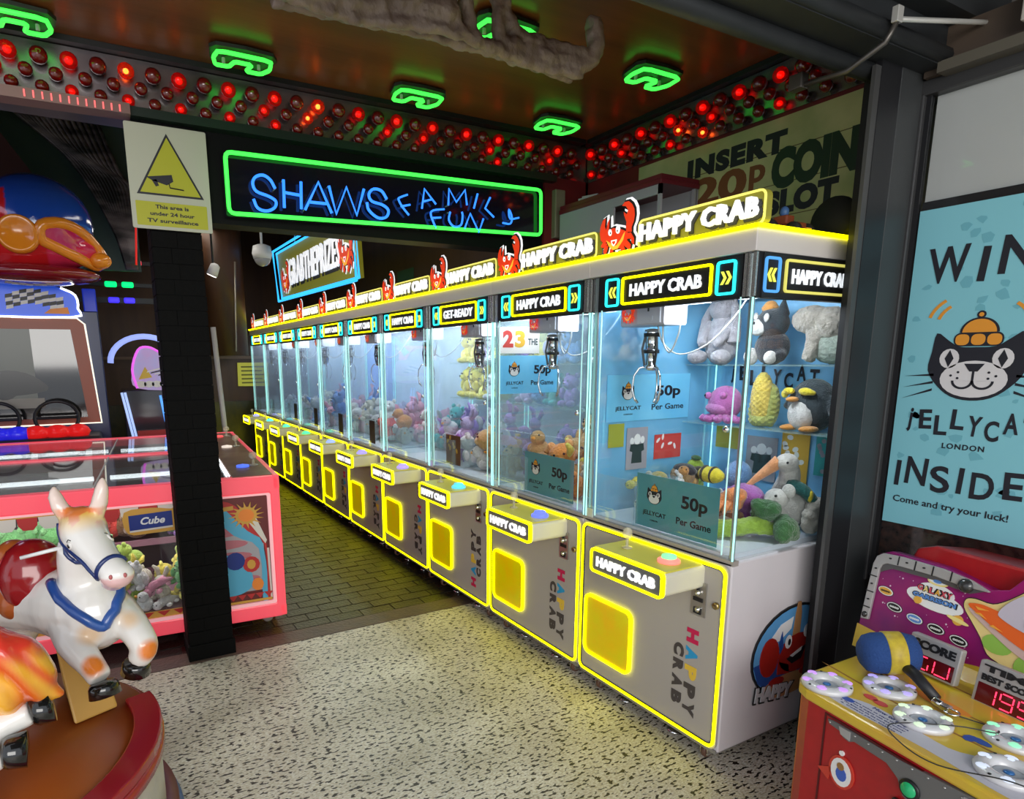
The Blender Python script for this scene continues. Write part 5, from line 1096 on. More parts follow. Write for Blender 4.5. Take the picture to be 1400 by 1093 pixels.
for x, c in ((-.10, 'red'), (-.55, 'blue')):
    obj('steering_wheel', MB(FR((x+.06, -.18, 1.14), (1, 0, 0), (0, .5, .85))).tube([(.17*math.cos(k*PI/12), .17*math.sin(k*PI/12), 0) for k in range(24)], .016, 8, closed=True).box(-.16, -.012, -.006, .16, .012, .006), BLK, rc)
    b = MB(); 
    for k in range(3): b.ell((x+.02+(.16*k-.12), -.30, 1.02), (.10, .10, .07), 12, 8)
    blob('seat_cowl', b, mat('cowl_'+c, (.65, .01, .01) if c == 'red' else (.02, .02, .75), .25, emit=(1, .02, .02) if c == 'red' else (.03, .03, 1), es=.35), .02, rc, 4)
obj('dash', MB().box(-.75, -.42, .6, .30, .05, .98), mat('dash_black', (.02, .02, .025), .3), rc, bev=.02)
def rcol(co, n):
    if co.z < .0 and co.z > -.3 and co.x > .06: return (.70, .03, .10)
    if co.z < -.05: return (.62, .015, .02)
    if co.x < -.18 and co.z < .30: return (.62, .015, .02)
    return (.015, .07, .42)
b = MB(); b.ell((0, 0, .08), (.42, .36, .40), 24, 16); b.ell((-.12, 0, -.05), (.38, .33, .30)); b.ell((.14, -.02, -.12), (.30, .26, .16)); b.ell((.0, 0, .22), (.30, .16, .18))
hl = blob('helmet_topper', b, mat('glossy_helmet', (.5, .5, .5), .15, vcol=True, coat=.8), .02, rc, 8, colfn=rcol, loc=(.0, -.30, 2.70))
ora = mat('glossy_orange', (.85, .28, .02), .2, coat=.7)
gp = [(.05, .02), (.20, .05), (.36, -.02), (.46, -.16), (.42, -.24), (.28, -.20), (.12, -.13), (.03, -.08)]
hb = BVHTree.FromPolygons([v.co for v in hl.data.vertices], [p.vertices for p in hl.data.polygons])
def hit_(x, z, lift=0):
    r_ = hb.ray_cast(Vector((x, -2, z)), Vector((0, 1, 0)))
    return (r_[0]+r_[1]*lift) if r_[0] is not None else Vector((x, -.05, z))
obj('goggle_frame', MB().tube([hit_(x, z, .0) for x, z in s2(gp, 3)], .045, 10, closed=True), ora, hl)
b = MB(); cen = hit_(.24, -.08, .03); pts = [hit_(x, z, .01) for x, z in s2(gp, 2)]; b.add([cen]+pts, [(0, (i+1) % len(pts)+1, i+1) for i in range(len(pts))], True)
obj('goggle_lens', b, mat('lens_magenta', (.55, .02, .12), .1, coat=1.), hl)
obj('ear_cup', MB().lathe([(.0, .02), (.10, .02), (.125, .05), (.14, .04), (.15, .0), (.15, -.1)], 28, hit_(-.12, -.06)+Vector((0, -.02, 0)), (0, -1, 0)), ora, hl)
obj('nozzle', MB().ell((.44, -.10, -.20), (.09, .08, .07), 14, 9), ora, hl)
b = MB(); b.ell((-.08, .0, -.33), (.52, .34, .09), 24, 10); obj('helmet_base', b, mat('base_dark_red', (.22, .008, .015), .15, coat=.8), hl)
obj('hair_tuft', MB().ell((-.12, .02, .37), (.24, .16, .05), 16, 8), mat('tuft_olive', (.16, .11, .03), .5), hl)
# pastel machine behind
um = thing('pastel_machine', 'pastel arcade machine with scalloped cloud topper and glowing arch', 'arcade machine', (.475, 7.45, 0))
T = FR((0, 0, 0), *UY)
obj('body', MB().box(-.30, .02, 0, .30, .6, 1.34), mat('um_dark', (.03, .03, .04), .15, coat=.6), um, bev=.01)
obj('arch', MB(T).tube([(-.05+.33*math.cos(a), 1.62+.27*math.sin(a), -.05) for a in [PI*k/18 for k in range(3, 19)]], .028, 8), glow('arch_blue', (.35, .45, 1), .9), um)
obj('cyan_fin', MB(T).prism([(.10, 1.72), (.26, 1.90), (.34, 1.93), (.34, 1.86), (.24, 1.80), (.16, 1.68)], -.06, -.02), glow('fin_cyan', (.05, .6, .9), .7), um)
b = MB(T); b.prism(s2([(-.16, 1.36), (-.19, 1.55), (-.12, 1.75), (-.02, 1.78), (.08, 1.73), (.14, 1.63), (.28, 1.60), (.30, 1.36)], 4), -.03, 0)
tp = obj('topper', b, mat('topper_pastel', (.52, .30, .58), .4, emit=(.5, .28, .6), es=.3, var=(3, (.25, .45, .75), .2)), um)
obj('topper_edge', MB(T).tube([(x, z, .002) for x, z in s2([(-.16, 1.36), (-.19, 1.55), (-.12, 1.75), (-.02, 1.78), (.08, 1.73)], 4, False)], .012, 6), glow('edge_magenta', (.75, .12, .75), 1), tp)
b = MB(T)
for k in range(7): b.c = k % 2; b.prism([(-.06+.035*k, 1.52-.012*k), (.10+.02*k, 1.56-.018*k), (.10+.02*k, 1.575-.018*k), (-.05+.035*k, 1.535-.012*k)], .001, .004+.0004*k)
b.c = 2; b.prism([(-.14, 1.45), (-.07, 1.58), (-.01, 1.47)], .001, .003); b.c = 0
for k in range(6): b.prism(circ(-.12+.075*k, 1.40, .05, .035, 12), .002, .005)
obj('cloud_print', b, [WHT, BLK, mat('print_mustard', (.75, .5, .05), .4)], tp)
for x in (-.28, -.25): obj('edge_light', MB(T).tube([(x-.03, 1.32, .01), (x+.05, .75, .01)], .012, 6), glow('pastel_strip', (.45, .6, 1) if x < -.26 else (.9, .4, .8), .9), um)
for x in (.06, .10): obj('inner_light', MB(T).tube([(x-.01, 1.28, .005), (x+.02, 1.0, .005)], .012, 6), glow('azure_strip', (.1, .35, 1), 1.2), um)
obj('prize_tray', MB(T).box(-.2, .85, 0, .28, .92, .05), mat('tray_red', (.4, .02, .02), .4), um)
# lights and hangings deep on the left
for nm, lab, c, px_, pz, w_, n in (('red_lamp', 'pair of glowing red lamps over the racing game', (1, .05, .08), .02, 2.66, .17, 2), ('green_lamp', 'pair of glowing green lamps over the racing game', (0, 1, .2), -.02, 2.42, .14, 2), ('blue_lamp', 'blue glowing lamp tray over the racing game', (.05, .03, 1), .0, 2.25, .13, 2)):
    t = thing(nm, lab, 'lamp', (px_+.15, 8.262, pz+.06), 0, 'coloured lamps on the dark gantry')
    for k in range(n): obj('lamp', MB().box(w_*k*1.2, 0, -.03, w_*k*1.2+w_*.85, .05, .03), glow(nm, c, 1.4), t, bev=.015)
t = thing('lamp_gantry', 'dark metal gantry holding coloured lamps at the back left', 'lamp gantry', (.1, 8.3, 0)); obj('rack', MB().box(-.5, 0, 2.28, .9, .06, 2.34).box(-.5, 0, 2.46, .9, .06, 2.50).box(-.5, 0, 2.70, .9, .06, 2.74).box(-.5, 0, 2.1, -.44, .06, 4.265).box(.84, 0, 2.1, .9, .06, 4.265), DGR, t)
t = thing('blue_column', 'blue glowing column between racing game and lamps', 'light column', (-.03, 7.62, 0)); obj('column', MB().box(-.06, 0, 0, .06, .1, 2.36), mat('column_blue', (.01, .03, .2), .3, emit=(.01, .03, .5), es=.5), t, bev=.01)
tag(obj('rope_light', MB().tube(spl([(.45, 7.1, 4.265), (.445, 7.1, 3.5), (.44, 7.1, 3.1), (.42, 7.1, 2.8), (.40, 7.1, 2.55)], 4), .010, 6), mat('rope_red', (.4, .01, .01), .3, emit=(1, .03, .02), es=.5)), 'red rope light hanging down beside the pillar', 'light')
lt = thing('light_rail', 'pinkish metal rail with short red light ticks under the bulbs', 'light rail', (0, 3.50, 0))
obj('rail', MB().add([(-.9, 0, 2.74), (.235, 0, 2.755), (.235, .1, 2.755), (-.9, .1, 2.74), (-.9, 0, 2.785), (.235, 0, 2.80), (.235, .1, 2.80), (-.9, .1, 2.785)], [(0, 3, 2, 1), (4, 5, 6, 7), (0, 1, 5, 4), (1, 2, 6, 5), (2, 3, 7, 6), (3, 0, 4, 7)]), mat('rail_pinkish', (.22, .13, .12), .4, .3), lt)
for k in range(12): obj('light_tick', lambda: MB().box(-.003, -.004, -.014, .003, 0, .014), glow('tick_red', (1, .15, .15), 1.2), lt, key='tick', loc=(-.17+.033*k, -.001, 2.772))
dr = mat('drape_dark', (.05, .09, .085), .35, .2); wp = mat('drape_wall', (.05, .012, .012), .6)
b = MB()
for k in range(15):
    t0 = k/14; b.tube(spl([(-.70+.85*t0, 7.95, 4.22), (-.43+.8*t0, 7.9, 3.97-.03*k), (-.03+.57*t0, 7.9, 3.60-.015*k), (.26+.21*t0, 7.9, 3.02), (.36+.08*t0, 7.9, 2.6)], 5), .024, 6)
tag(obj('swagged_drape', b, mat('drape_streaks', (.20, .17, .18), .28, .4, var=(3, (.03, .03, .033), .12), stretch=(1, 1, 3)), stuff=True), 'dark glossy swagged drape hanging left of the pillar', 'drape')
tag(obj('backdrop_panel', MB().box(-2.2, 8.05, 2.6, .50, 8.10, 4.25), dr), 'dark green panel behind the swagged drape', 'panel')
tag(obj('hanging_board', MB().add([(-2.4, 7.5, 3.6), (-.60, 7.5, 3.12), (-.30, 7.5, 3.25), (-.85, 7.5, 4.1), (-2.4, 7.5, 4.25), (-2.4, 7.54, 3.6), (-.60, 7.54, 3.12), (-.30, 7.54, 3.25), (-.85, 7.54, 4.1), (-2.4, 7.54, 4.25)], [(0, 1, 2, 3, 4), (9, 8, 7, 6, 5), (0, 5, 6, 1), (1, 6, 7, 2), (2, 7, 8, 3), (3, 8, 9, 4), (4, 9, 5, 0)]), wp), 'dark maroon hanging board at the upper left', 'board')
# ================================================================ WINDOW POSTER
Tp = FR((2.684, 1.338, .995), *UX); PW, PH = .475, 1.165
b = MB(Tp); b.prism([(0, 0), (PW, 0), (PW, PH), (0, PH)], -.003, 0)
ps = obj('window_poster', b, mat('poster_blue', (.22, .55, .64), .5)); tag(ps, 'tall light blue window poster with a black cat face wearing an orange jelly', 'poster')
b = MB(Tp); rr = random.Random(5)
for k in range(46):
    x, y, s_ = rr.uniform(.03, PW-.03), rr.uniform(.03, PH-.03), rr.uniform(.012, .03); a = rr.uniform(0, 6)
    b.prism([(x+s_*rr.uniform(.5, 1.1)*math.cos(a+q*PI/3), y+s_*rr.uniform(.4, 1.0)*math.sin(a+q*PI/3)) for q in range(6)], 0, .0006)
obj('faint_pattern', b, mat('poster_blue2', (.15, .43, .52), .5), ps, stuff=True)
b = MB(Tp); cat_logo(b, .237, .60, .30, .0008, True, 1.02); obj('cat_emblem', b, [INK, mat('poster_white', (.68, .66, .68), .5), JELLY], ps)
b = MB(Tp)
for ch, x, y, h_, r_ in (('W', .115, .965, .125, .03), ('I', .222, .955, .115, -.08), ('N', .320, .975, .125, -.06)): b.text(ch, x, y, h_, .0008, .0018, {'W': .128, 'I': .022, 'N': .105}[ch], .02, rot=r_)
wavy(b, 'jELLYCAT', .237, .408, .072, .0008, .0018, .052, 1.0, .80, .025); b.text('LONDON', .237, .322, .020, .0008, .0018, .13, .02, space=1.2)
for ch, x, y, h_, r_ in (('I', .036, .200, .098, -.03), ('N', .100, .215, .105, -.04), ('S', .180, .195, .10, .10), ('I', .245, .200, .095, -.04), ('D', .312, .190, .095, .0), ('E', .400, .205, .095, .03)): b.text(ch, x, y, h_, .0008, .0018, {'I': .016, 'N': .072, 'S': .062, 'D': .070, 'E': .055}[ch], .02, rot=r_)
b.text('Come and try your luck!', .215, .092, .034, .0008, .0018, .37, .012, rot=-.02)
obj('lettering', b, INK, ps)
# ================================================================ HAMMER GAME
gw = thing('hammer_game', 'red and yellow space hammer game with lit target rings by the window', 'arcade machine', (1.849, 1.129, 0))
GU, GW = Vector((-.17, -.985, 0)).normalized(), Vector((.985, -.17, 0)).normalized()
Td = FR((0, 0, .62), GU, GW)           # deck frame: u along the front, v to the back, w down
Td = Matrix(((GU.x, GW.x, 0, 0), (GU.y, GW.y, 0, 0), (0, 0, 1, .62), (0, 0, 0, 1)))
# note: (GU, GW, z) is right handed mirrored; prism winding is fixed by the builder's normals
cabr = mat('cabinet_red', (.40, .008, .012), .35, coat=.3, var=(30, (.32, .006, .010), .3))
P_ = [(.9, 0), (.06, -.005), (.02, .01), (-.01, .045), (-.025, .10), (-.055, .32), (-.10, .62), (.9, .62)]
obj('cabinet', MB(Td).prism(dil(P_, -.012), -.56, -.03), cabr, gw)
obj('toe_kick', MB(Td).prism(dil(P_, -.04), -.62, -.56), BLK, gw)
deckm = mat('deck_yellow', (.62, .48, .03), .35, coat=.4, var=(7, (.62, .36, .05), .18))
dk = obj('deck', MB(Td).prism(P_, -.035, 0), deckm, gw, bev=.008)
b = MB(Td)
for k in range(4): b.c = 0; b.prism(s2([(-.02+.02*k, .19+.13*k), (.3, .17+.13*k), (.85, .20+.13*k), (.85, .207+.13*k), (.3, .177+.13*k), (-.02+.02*k, .197+.13*k)], 2), .0, .0006)
b.c = 1; b.prism(s2([(.12, .02), (.17, .09), (.28, .10), (.42, .09), (.50, .14), (.62, .13), (.70, .06), (.60, .02), (.40, .03)], 4), .0002, .001)
b.c = 2
for k, (x, y) in enumerate(((.165, .135), (.20, .13))): b.prism(circ(x, y, .022, .014, 10), .001, .0018)
b.c = 3; b.prism(circ(.43, .20, .028, .014, 10), .001, .0018); b.prism(circ(.41, .19, .015, .02, 8), .001, .0022); b.prism(circ(.15, .06, .02, .012, 10), .001, .0018)
b.c = 4; b.prism(s2([(.18, .31), (.26, .33), (.34, .31), (.30, .28), (.22, .28)], 3), .0002, .001)
obj('cartoon_print', b, [mat('plank_line', (.30, .14, .03), .5), mat('cloud_grey', (.50, .49, .55), .5), mat('print_red', (.55, .06, .05), .5), mat('badge_blue', (.03, .08, .35), .5), mat('splash_orange', (.75, .25, .03), .5)], dk)
Tt = Td @ Matrix.Identity(4)
b = MB(Matrix(((GU.x, -GW.x, 0, 0), (GU.y, -GW.y, 0, 0), (0, 0, 1, .62), (0, 0, 0, 1))))
b = MB(Td @ Matrix.Diagonal((1, 1, 1, 1)))
b.text('How to play', .265, .085, .016, .001, .0016, .11, .03, rot=-.05)
for k, L_ in enumerate(('1. Insert coins to start the game', '2. Hit the lit targets with the hammer', '3. The faster the hit, the more you score', '4. Collect your tickets')): b.text(L_, .235, .068-.013*k, .008, .001, .0016, .19-.02*(k == 3), .01, align='l' if False else 'c')
obj('instructions', b, mat('print_navy', (.02, .03, .15), .5), dk)
rc_ = [(.066, .071, (.62, .25, 1), 'violet lit'), (.149, .232, (.45, .35, 1), 'violet lit'), (.309, .152, (.75, 1, .65), 'pale green lit'), (.46, .29, (.25, 1, .55), 'green lit'), (.546, .116, (.7, .8, 1), 'pale blue lit')]
for k, (u_, v_, c, nm) in enumerate(rc_):
    rg = obj('target_ring', MB().lathe([(.072, .0), (.072, .010), (.068, .016), (.052, .020), (.040, .017), (.034, .008), (.032, -.001)], 36), mat('ring_plastic', (.62, .62, .64), .25, coat=.6), gw, nm+' target ring', loc=Td @ Vector((u_, v_, 0)))
    obj('ring_cup', MB().lathe([(.035, .004), (.028, .005), (.0, .007)], 24), mat('cup_grey', (.38, .40, .44), .3), rg)
    obj('centre_bolt', MB().lathe([(.012, .006), (.010, .010), (.0, .011)], 12), mat('bolt_blue', (.05, .18, .45), .3, .3), rg)
    for q in range(6):
        a = q*PI/3+.3; obj('ring_light', lambda: MB().ell((0, 0, 0), (.015, .015, .0030), 12, 6), glow('ring_l%d' % k, tuple(.15+.85*q_ for q_ in c), .7), rg, key='rl%d' % k, loc=(.057*math.cos(a), .057*math.sin(a), .0175))
    for a in (.8, 2.9, 5.0): obj('ring_screw', lambda: MB().lathe([(.004, 0), (.004, .002)], 8), BLK, rg, key='rscr', loc=(.066*math.cos(a), .066*math.sin(a), .0155))
# back board
BU = GU; BV = Vector((.15, -.026, .98)); BV = (BV-BU*BV.dot(BU)).normalized()
Tb = FR(Vector((2.42, 1.24, .60))-Vector((1.849, 1.129, 0)), BU, BV)
out = [(-.01, -.04), (-.005, .29), (.01, .325), (.05, .345), (.235, .345), (.385, .315), (.43, .33), (.47, .39), (.60, .42), (.60, -.04)]
ppl = mat('galaxy_purple', (.40, .006, .13), .35, coat=.2, var=(4, (.10, .006, .12), .3))
bb = obj('back_board', MB(Tb).prism(out, -.05, 0), ppl, gw, bev=.004)
obj('red_top', MB(Tb).prism([(.08, .30), (.10, .375), (.16, .40), (.48, .40), (.48, .30)], -.30, -.05), cabr, gw, bev=.01)
obj('yellow_band', MB(Tb).prism(s2([(-.012, .045), (.10, .035), (.22, .02), (.40, .065), (.60, .05)], 3, False)+[(.60, -.045), (-.012, -.045)], 0, .003), deckm, bb)
obj('sloped_back', MB(Td @ Matrix(((0, 0, 1, 0), (1, 0, 0, 0), (0, 1, 0, 0), (0, 0, 0, 1)))).prism([(.505, -.002), (.60, -.002), (.60, .055), (.59, .06)], -.06, .9), deckm, gw)
silv = mat('cartoon_silver', (.45, .44, .44), .35, .4)
fr_ = [(0, .07), (.0, .285), (.008, .315), (.03, .332), (.10, .338), (.24, .338), (.33, .328), (.385, .31)]; fi_ = [(.03, .075), (.028, .27), (.034, .288), (.05, .298), (.10, .302), (.22, .305), (.30, .30), (.385, .305)]
obj('silver_frame', MB(Tb).prism(fr_+fi_[::-1], .0, .012), silv, bb, bev=.003)
fi2 = [(.03, .26), (.032, .285), (.05, .297), (.10, .301), (.22, .304), (.30, .298), (.37, .303), (.33, .282), (.22, .29), (.07, .285), (.042, .268)]
obj('frame_shade', MB(Tb).prism(fi2, .001, .005), mat('frame_dark_grey', (.12, .115, .12), .35, .3), bb)
b = MB(Tb)
for q in ((.012, .12), (.012, .18), (.012, .24)): b.box(q[0]-.014, q[1]-.002, .012, q[0]+.016, q[1]+.002, .0135)
for x in (.09, .15, .21, .27): b.box(x-.002, .304, .012, x+.002, .337, .0135)
obj('frame_joints', b, BLK, bb, stuff=True)
for q in ((.014, .09), (.014, .15), (.014, .21), (.016, .27), (.06, .32), (.12, .322), (.18, .322)): obj('frame_rivet', lambda: MB().ell((0, 0, 0), (.005, .005, .003), 8, 5), BLK, bb, key='rivet', loc=(Tb @ Vector((*q, .013))))
obj('round_knob', MB(Tb).ell((.317, .305, .01), (.024, .024, .018), 18, 12), mat('knob_dark', (.03, .03, .03), .25, coat=.6), bb)
obj('corner_knob', MB(Tb).ell((.014, .09, .012), (.010, .012, .008), 12, 8), mat('knob_dark'), bb)
b = MB(Tb); rr = random.Random(9)
for k in range(46):
    x, y, s_ = rr.uniform(.04, .58), rr.uniform(.07, .29), rr.choice((.0015, .002, .004)); b.prism([(x-s_, y), (x-s_*.3, y-s_*.3), (x, y-s_), (x+s_*.3, y-s_*.3), (x+s_, y), (x+s_*.3, y+s_*.3), (x, y+s_), (x-s_*.3, y+s_*.3)], .0, .0008)
obj('stars', b, mat('star_white', (.8, .7, .8), .5), bb, stuff=True)
lm = [WHT, mat('logo_red', (.65, .08, .12), .4), mat('logo_blue', (.10, .25, .60), .4), mat('logo_amber', (.75, .40, .06), .4), BLK, mat('logo_yellow', (.85, .70, .25), .4)]
b = MB(Tb); b.c = 0; b.prism(circ(.230, .222, .095, .034, 24, rot=-.06), .0, .002); b.prism(circ(.228, .250, .062, .030, 18), .0, .0021); b.c = 5; b.prism(circ(.228, .287, .034, .013, 16), .0, .003); b.c = 0; b.prism(circ(.228, .290, .030, .010, 16), .002, .004); b.c = 2; b.prism(circ(.228, .289, .014, .006, 12), .004, .005)
b.c = 4; b.text('GALAXY', .226, .253, .024, .002, .0035, .118, .08); b.text('GARRISON', .230, .226, .020, .002, .0035, .150, .09)
for q, (ch, c) in enumerate(zip('GALAXY', (1, 5, 1, 3, 1, 1))): b.c = c; b.text(ch, .178+.0195*q, .253, .019, .0035, .0045, .0165, .03)
b.c = 2; b.text('GARRISON', .230, .226, .015, .0035, .0045, .142, .04); b.c = 3; b.prism(circ(.180, .207, .013, None, 14), .002, .006)
obj('game_logo', b, lm, bb)
b = MB(Tb); b.c = 3; b.prism(circ(.315, .185, .017, None, 16), 0, .002); b.c = 5; b.prism(circ(.315, .185, .036, .007, 20, rot=-.15), .002, .0028); obj('ringed_planet', b, lm, bb)
for (x, y), c, nm in zip(((.063, .198), (.107, .152), (.183, .138), (.257, .131), (.332, .121)), (3, 1, 2, 4, 1), range(5)):
    b = MB(Tb); b.c = 4; b.prism(circ(x, y, .030, .017, 18, rot=-.1), 0, .0012); b.c = 0; b.prism(circ(x, y, .028, .015, 18, rot=-.1), .0012, .002); b.c = 2 if nm == 2 else (3 if nm == 0 else 4); b.prism(circ(x, y, .024, .012, 18, rot=-.1), .002, .0026)
    b.c = 0 if nm != 0 else 4; b.text(('PLANET', 'SATURN', 'COMET', 'METEOR', 'ROCKET')[nm] if False else 'oooo', x, y, .007, .0026, .0032, .034, .05); obj('oval_badge', b, lm, bb)
b = MB(Tb); sc_ = [mat('saucer_cream', (.80, .62, .25), .4), mat('saucer_orange', (.80, .13, .02), .35, coat=.4), mat('saucer_pale', (.60, .42, .38), .4), mat('slime_green', (.28, .50, .08), .35), mat('saucer_glass', (.55, .50, .58), .3), BLK, mat('saucer_amber', (.85, .38, .05), .4), mat('suit_blue', (.05, .12, .5), .4), mat('hair_brown', (.30, .16, .05), .5)]
so = s2([(.325, .262), (.35, .272), (.40, .272), (.44, .30), (.50, .355), (.60, .38), (.60, .04), (.545, .045), (.52, .075), (.46, .10), (.42, .115), (.39, .16), (.35, .205), (.325, .235)], 3)
b.c = 5; b.prism(dil(so, .003), 0, .002); b.c = 0; b.prism(so, 0, .004)
b.c = 3; b.prism(circ(.44, .155, .042, .030, 18), .004, .006); b.prism(circ(.53, .115, .036, .04, 18), .004, .006)
b.c = 2; b.prism(s2([(.338, .238), (.42, .185), (.50, .145), (.60, .12), (.60, .20), (.42, .235)], 3), .006, .008)
b.c = 1; b.prism(s2([(.337, .250), (.37, .262), (.42, .258), (.60, .235), (.60, .155), (.52, .165), (.44, .195), (.38, .225)], 3), .008, .010)
b.c = 4; b.prism(s2([(.425, .255), (.45, .30), (.50, .34), (.60, .36), (.60, .205), (.50, .22), (.44, .238)], 3), .010, .012)
b.c = 6; b.prism([(.36, .252), (.40, .250), (.37, .243)], .012, .013); b.prism([(.41, .205), (.45, .20), (.42, .212)], .012, .013); b.prism([(.36, .232), (.40, .222), (.38, .235)], .012, .013)
b.c = 7; b.prism(circ(.515, .255, .018, .03, 12), .012, .014); b.c = 8; b.prism(circ(.515, .30, .022, .022, 14), .012, .014)
obj('saucer_print', b, sc_, bb)
# score boxes
TS2 = Matrix.Translation((-.12, -.052, .055)) @ Tb @ Matrix.Diagonal((.95, .95, .95, 1))
def score(x0, y0, w_, h_, rows, digits, nm):
    Tb = TS2
    b = MB(Tb); b.prism(rrect(x0, y0, x0+w_, y0+h_, .006), -.012, .014); o = obj('score_box', b, silv, bb, nm, bev=.003)
    obj('display', MB(Tb).prism([(x0+.010, y0+.008), (x0+w_-.010, y0+.008), (x0+w_-.010, y0+h_*.50), (x0+.010, y0+h_*.50)], .014, .0155), mat('led_back', (.10, .004, .006), .2, coat=.5), o)
    b = MB(Tb)
    for k, r_ in enumerate(rows): b.text(r_, x0+w_/2, y0+h_*(.77 if len(rows) == 1 else .86-.22*k), h_*(.24 if len(rows) == 1 else .15), .014, .0165, w_*.84, .05)
    obj('lettering', b, BLK, o)
    b = MB(Tb); SEG = {'a': (0, 2), 'b': (1, 1.5), 'c': (1, .5), 'd': (0, 0), 'e': (-1, .5), 'f': (-1, 1.5), 'g': (0, 1)}; MAP = {'G': 'afedc', '0': 'abcdef', 'U': 'bcdef', '1': 'bc', '9': 'abcdfg'}
    n = len(digits); sw = w_*.80/n*.36; sh_ = h_*.17; th = .0035
    for q, ch in enumerate(digits):
        cx = x0+w_*.12+w_*.80*(q+.5)/n; cy = y0+.014
        for s_ in MAP[ch]:
            dx, dy = SEG[s_]
            if dx == 0: b.box(cx-sw*.75, cy+dy*sh_-th/2, .0155, cx+sw*.75, cy+dy*sh_+th/2, .0165)
            else: b.box(cx+dx*sw-th/2, cy+(dy-.42)*sh_, .0155, cx+dx*sw+th/2, cy+(dy+.42)*sh_, .0165)
    obj('led_digits', b, glow('led_red', (1, .03, .08), 3.0), o)
score(.205, -.03, .165, .125, ['SCORE'], 'GU', 'silver score box with red LED figures'); score(.425, -.045, .18, .14, ['TIME', 'BEST SCORE'], '199', 'silver time and best score box')
# front door art on the cabinet
Tf = FR((0, 0, .62), Vector((-.19, -.98, 0)).normalized(), (0, 0, 1)); Tf = Matrix.Translation(Vector((.006, -.03, 0))) @ Tf
fo = .004
b = MB(Tf); b.ring([(.095, -.045), (.80, -.045), (.80, -.50), (.095, -.50)], [(.101, -.051), (.794, -.051), (.794, -.494), (.101, -.494)], -.02, fo); obj('door_outline', b, mat('seam_dark', (.08, .004, .006), .5), gw)
b = MB(Tf); b.prism([(.108, -.058), (.125, -.055), (.34, -.050), (.56, -.030), (.575, -.05), (.575, -.09), (.50, -.10), (.45, -.10), (.43, -.135), (.39, -.155), (.355, -.145), (.335, -.105), (.30, -.082), (.20, -.080), (.185, -.09), (.165, -.088), (.150, -.074), (.115, -.072)], -.02, fo+.003)
pl_ = obj('metal_strip_print', b, mat('strip_grey', (.17, .17, .175), .35, .3), gw, bev=.002)
for k in range(11): obj('rivet', lambda: MB().ell((0, 0, 0), (.0035, .0035, .002), 8, 5), mat('rivet_light', (.5, .5, .5), .3, .5), pl_, key='rivet2', loc=Tf @ Vector((.118+.042*k, -.064+.0018*k, fo+.003)))
obj('hinge_plate', MB(Tf).prism([(.150, -.058), (.188, -.056), (.188, -.084), (.158, -.080)], fo+.003, fo+.006), mat('plate_pale', (.45, .45, .46), .35, .4), pl_); obj('hinge_plate', MB(Tf).prism([(.50, -.042), (.545, -.038), (.545, -.075), (.50, -.078)], fo+.003, fo+.006), mat('plate_pale'), pl_)
obj('button_socket', MB(Tf).lathe([(.028, 0), (.028, .004), (.022, .006)], 20, (.372, -.113, fo+.003)), BLK, gw)
obj('green_button', MB(Tf).lathe([(.021, 0), (.019, .008), (.0, .010)], 20, (.372, -.113, fo+.005)), mat('button_green', (.02, .28, .12), .25, emit=(.0, .5, .15), es=.25), gw)
obj('dark_slot', MB(Tf).prism(rrect(.33, -.19, .36, -.165, .004), 0, fo+.004), BLK, gw)
b = MB(Tf)
for c, P in ((0, circ(.17, -.20, .042, .052, 18)), (1, circ(.17, -.20, .034, .044, 18)), (0, [(.09, -.23), (.14, -.20), (.13, -.25)]), (2, circ(.172, -.205, .018, .022, 12)), (3, circ(.168, -.182, .012, .012, 10)), (1, circ(.165, -.140, .008, None, 8))): b.c = c; b.prism(P, 0, fo+.001+.0008*c)
obj('rocket_badge', b, [mat('badge_red', (.55, .05, .03), .4), WHT, mat('suit_blue'), mat('hair_brown')], gw)
obj('amber_corner', MB(Td).tube([(.004, .052, -.04), (.004, .052, -.56)], .007, 8), mat('amber_trim', (.55, .15, .04), .35), gw)
# mallet lying on the deck
ml = thing('mallet', 'blue foam hammer with a yellow band and black handle on the game deck', 'mallet', (1.849, 1.129, .62))
Tm = Td.copy(); Tm.translation = (0, 0, 0)
hc = Vector((.085, .300, .083)); ax = Vector((.48, .72, .10)).normalized()
def hp(prof): return MB(Tm).lathe(prof, 28, hc, ax)
foam = mat('foam_blue', (.015, .055, .20), .85, bump=(160, .4))
obj('foam_head', hp([(.0, -.085), (.036, -.082), (.057, -.066), (.065, -.04), (.066, 0), (.064, .045), (.055, .074), (.03, .086), (.0, .088)]), foam, ml)
obj('yellow_band', hp([(.065, -.014), (.0685, -.012), (.0675, .036), (.063, .038)]), mat('band_yellow', (.60, .46, .04), .5, var=(40, (.40, .28, .03), .2)), ml)
obj('handle', MB(Tm).tube([hc+Vector((.05, .0, -.015)), Vector((.185, .290, .055)), Vector((.262, .272, .022))], [.017, .017, .015], 14), mat('rubber_black', (.012, .012, .014), .45), ml)
obj('end_shackle', MB(Tm).tube([Vector((.262, .262, .022)), Vector((.285, .262, .016))], .012, 10).box(.285, .25, .008, .31, .275, .022), CHR, ml, bev=.002)
obj('end_ring', MB(Tm).tube([Vector((.315+.018*math.cos(a), .262+.018*math.sin(a), .010)) for a in [k*PI/6 for k in range(12)]], .003, 6, closed=True), CHR, ml)
tag(obj('tether_cord', MB(Tm).tube(spl([(.33, .262, .008), (.40, .30, .004), (.44, .24, .024), (.38, .18, .022), (.30, .04, .012), (.36, -.008, .004), (.46, -.012, .002), (.58, .04, .028), (.64, .08, .02)], 6), .0018, 5), mat('cord_dark', (.03, .03, .03), .5), loc=(1.849, 1.129, .62)), 'thin dark tether cord of the mallet looping over the yellow deck', 'cord')
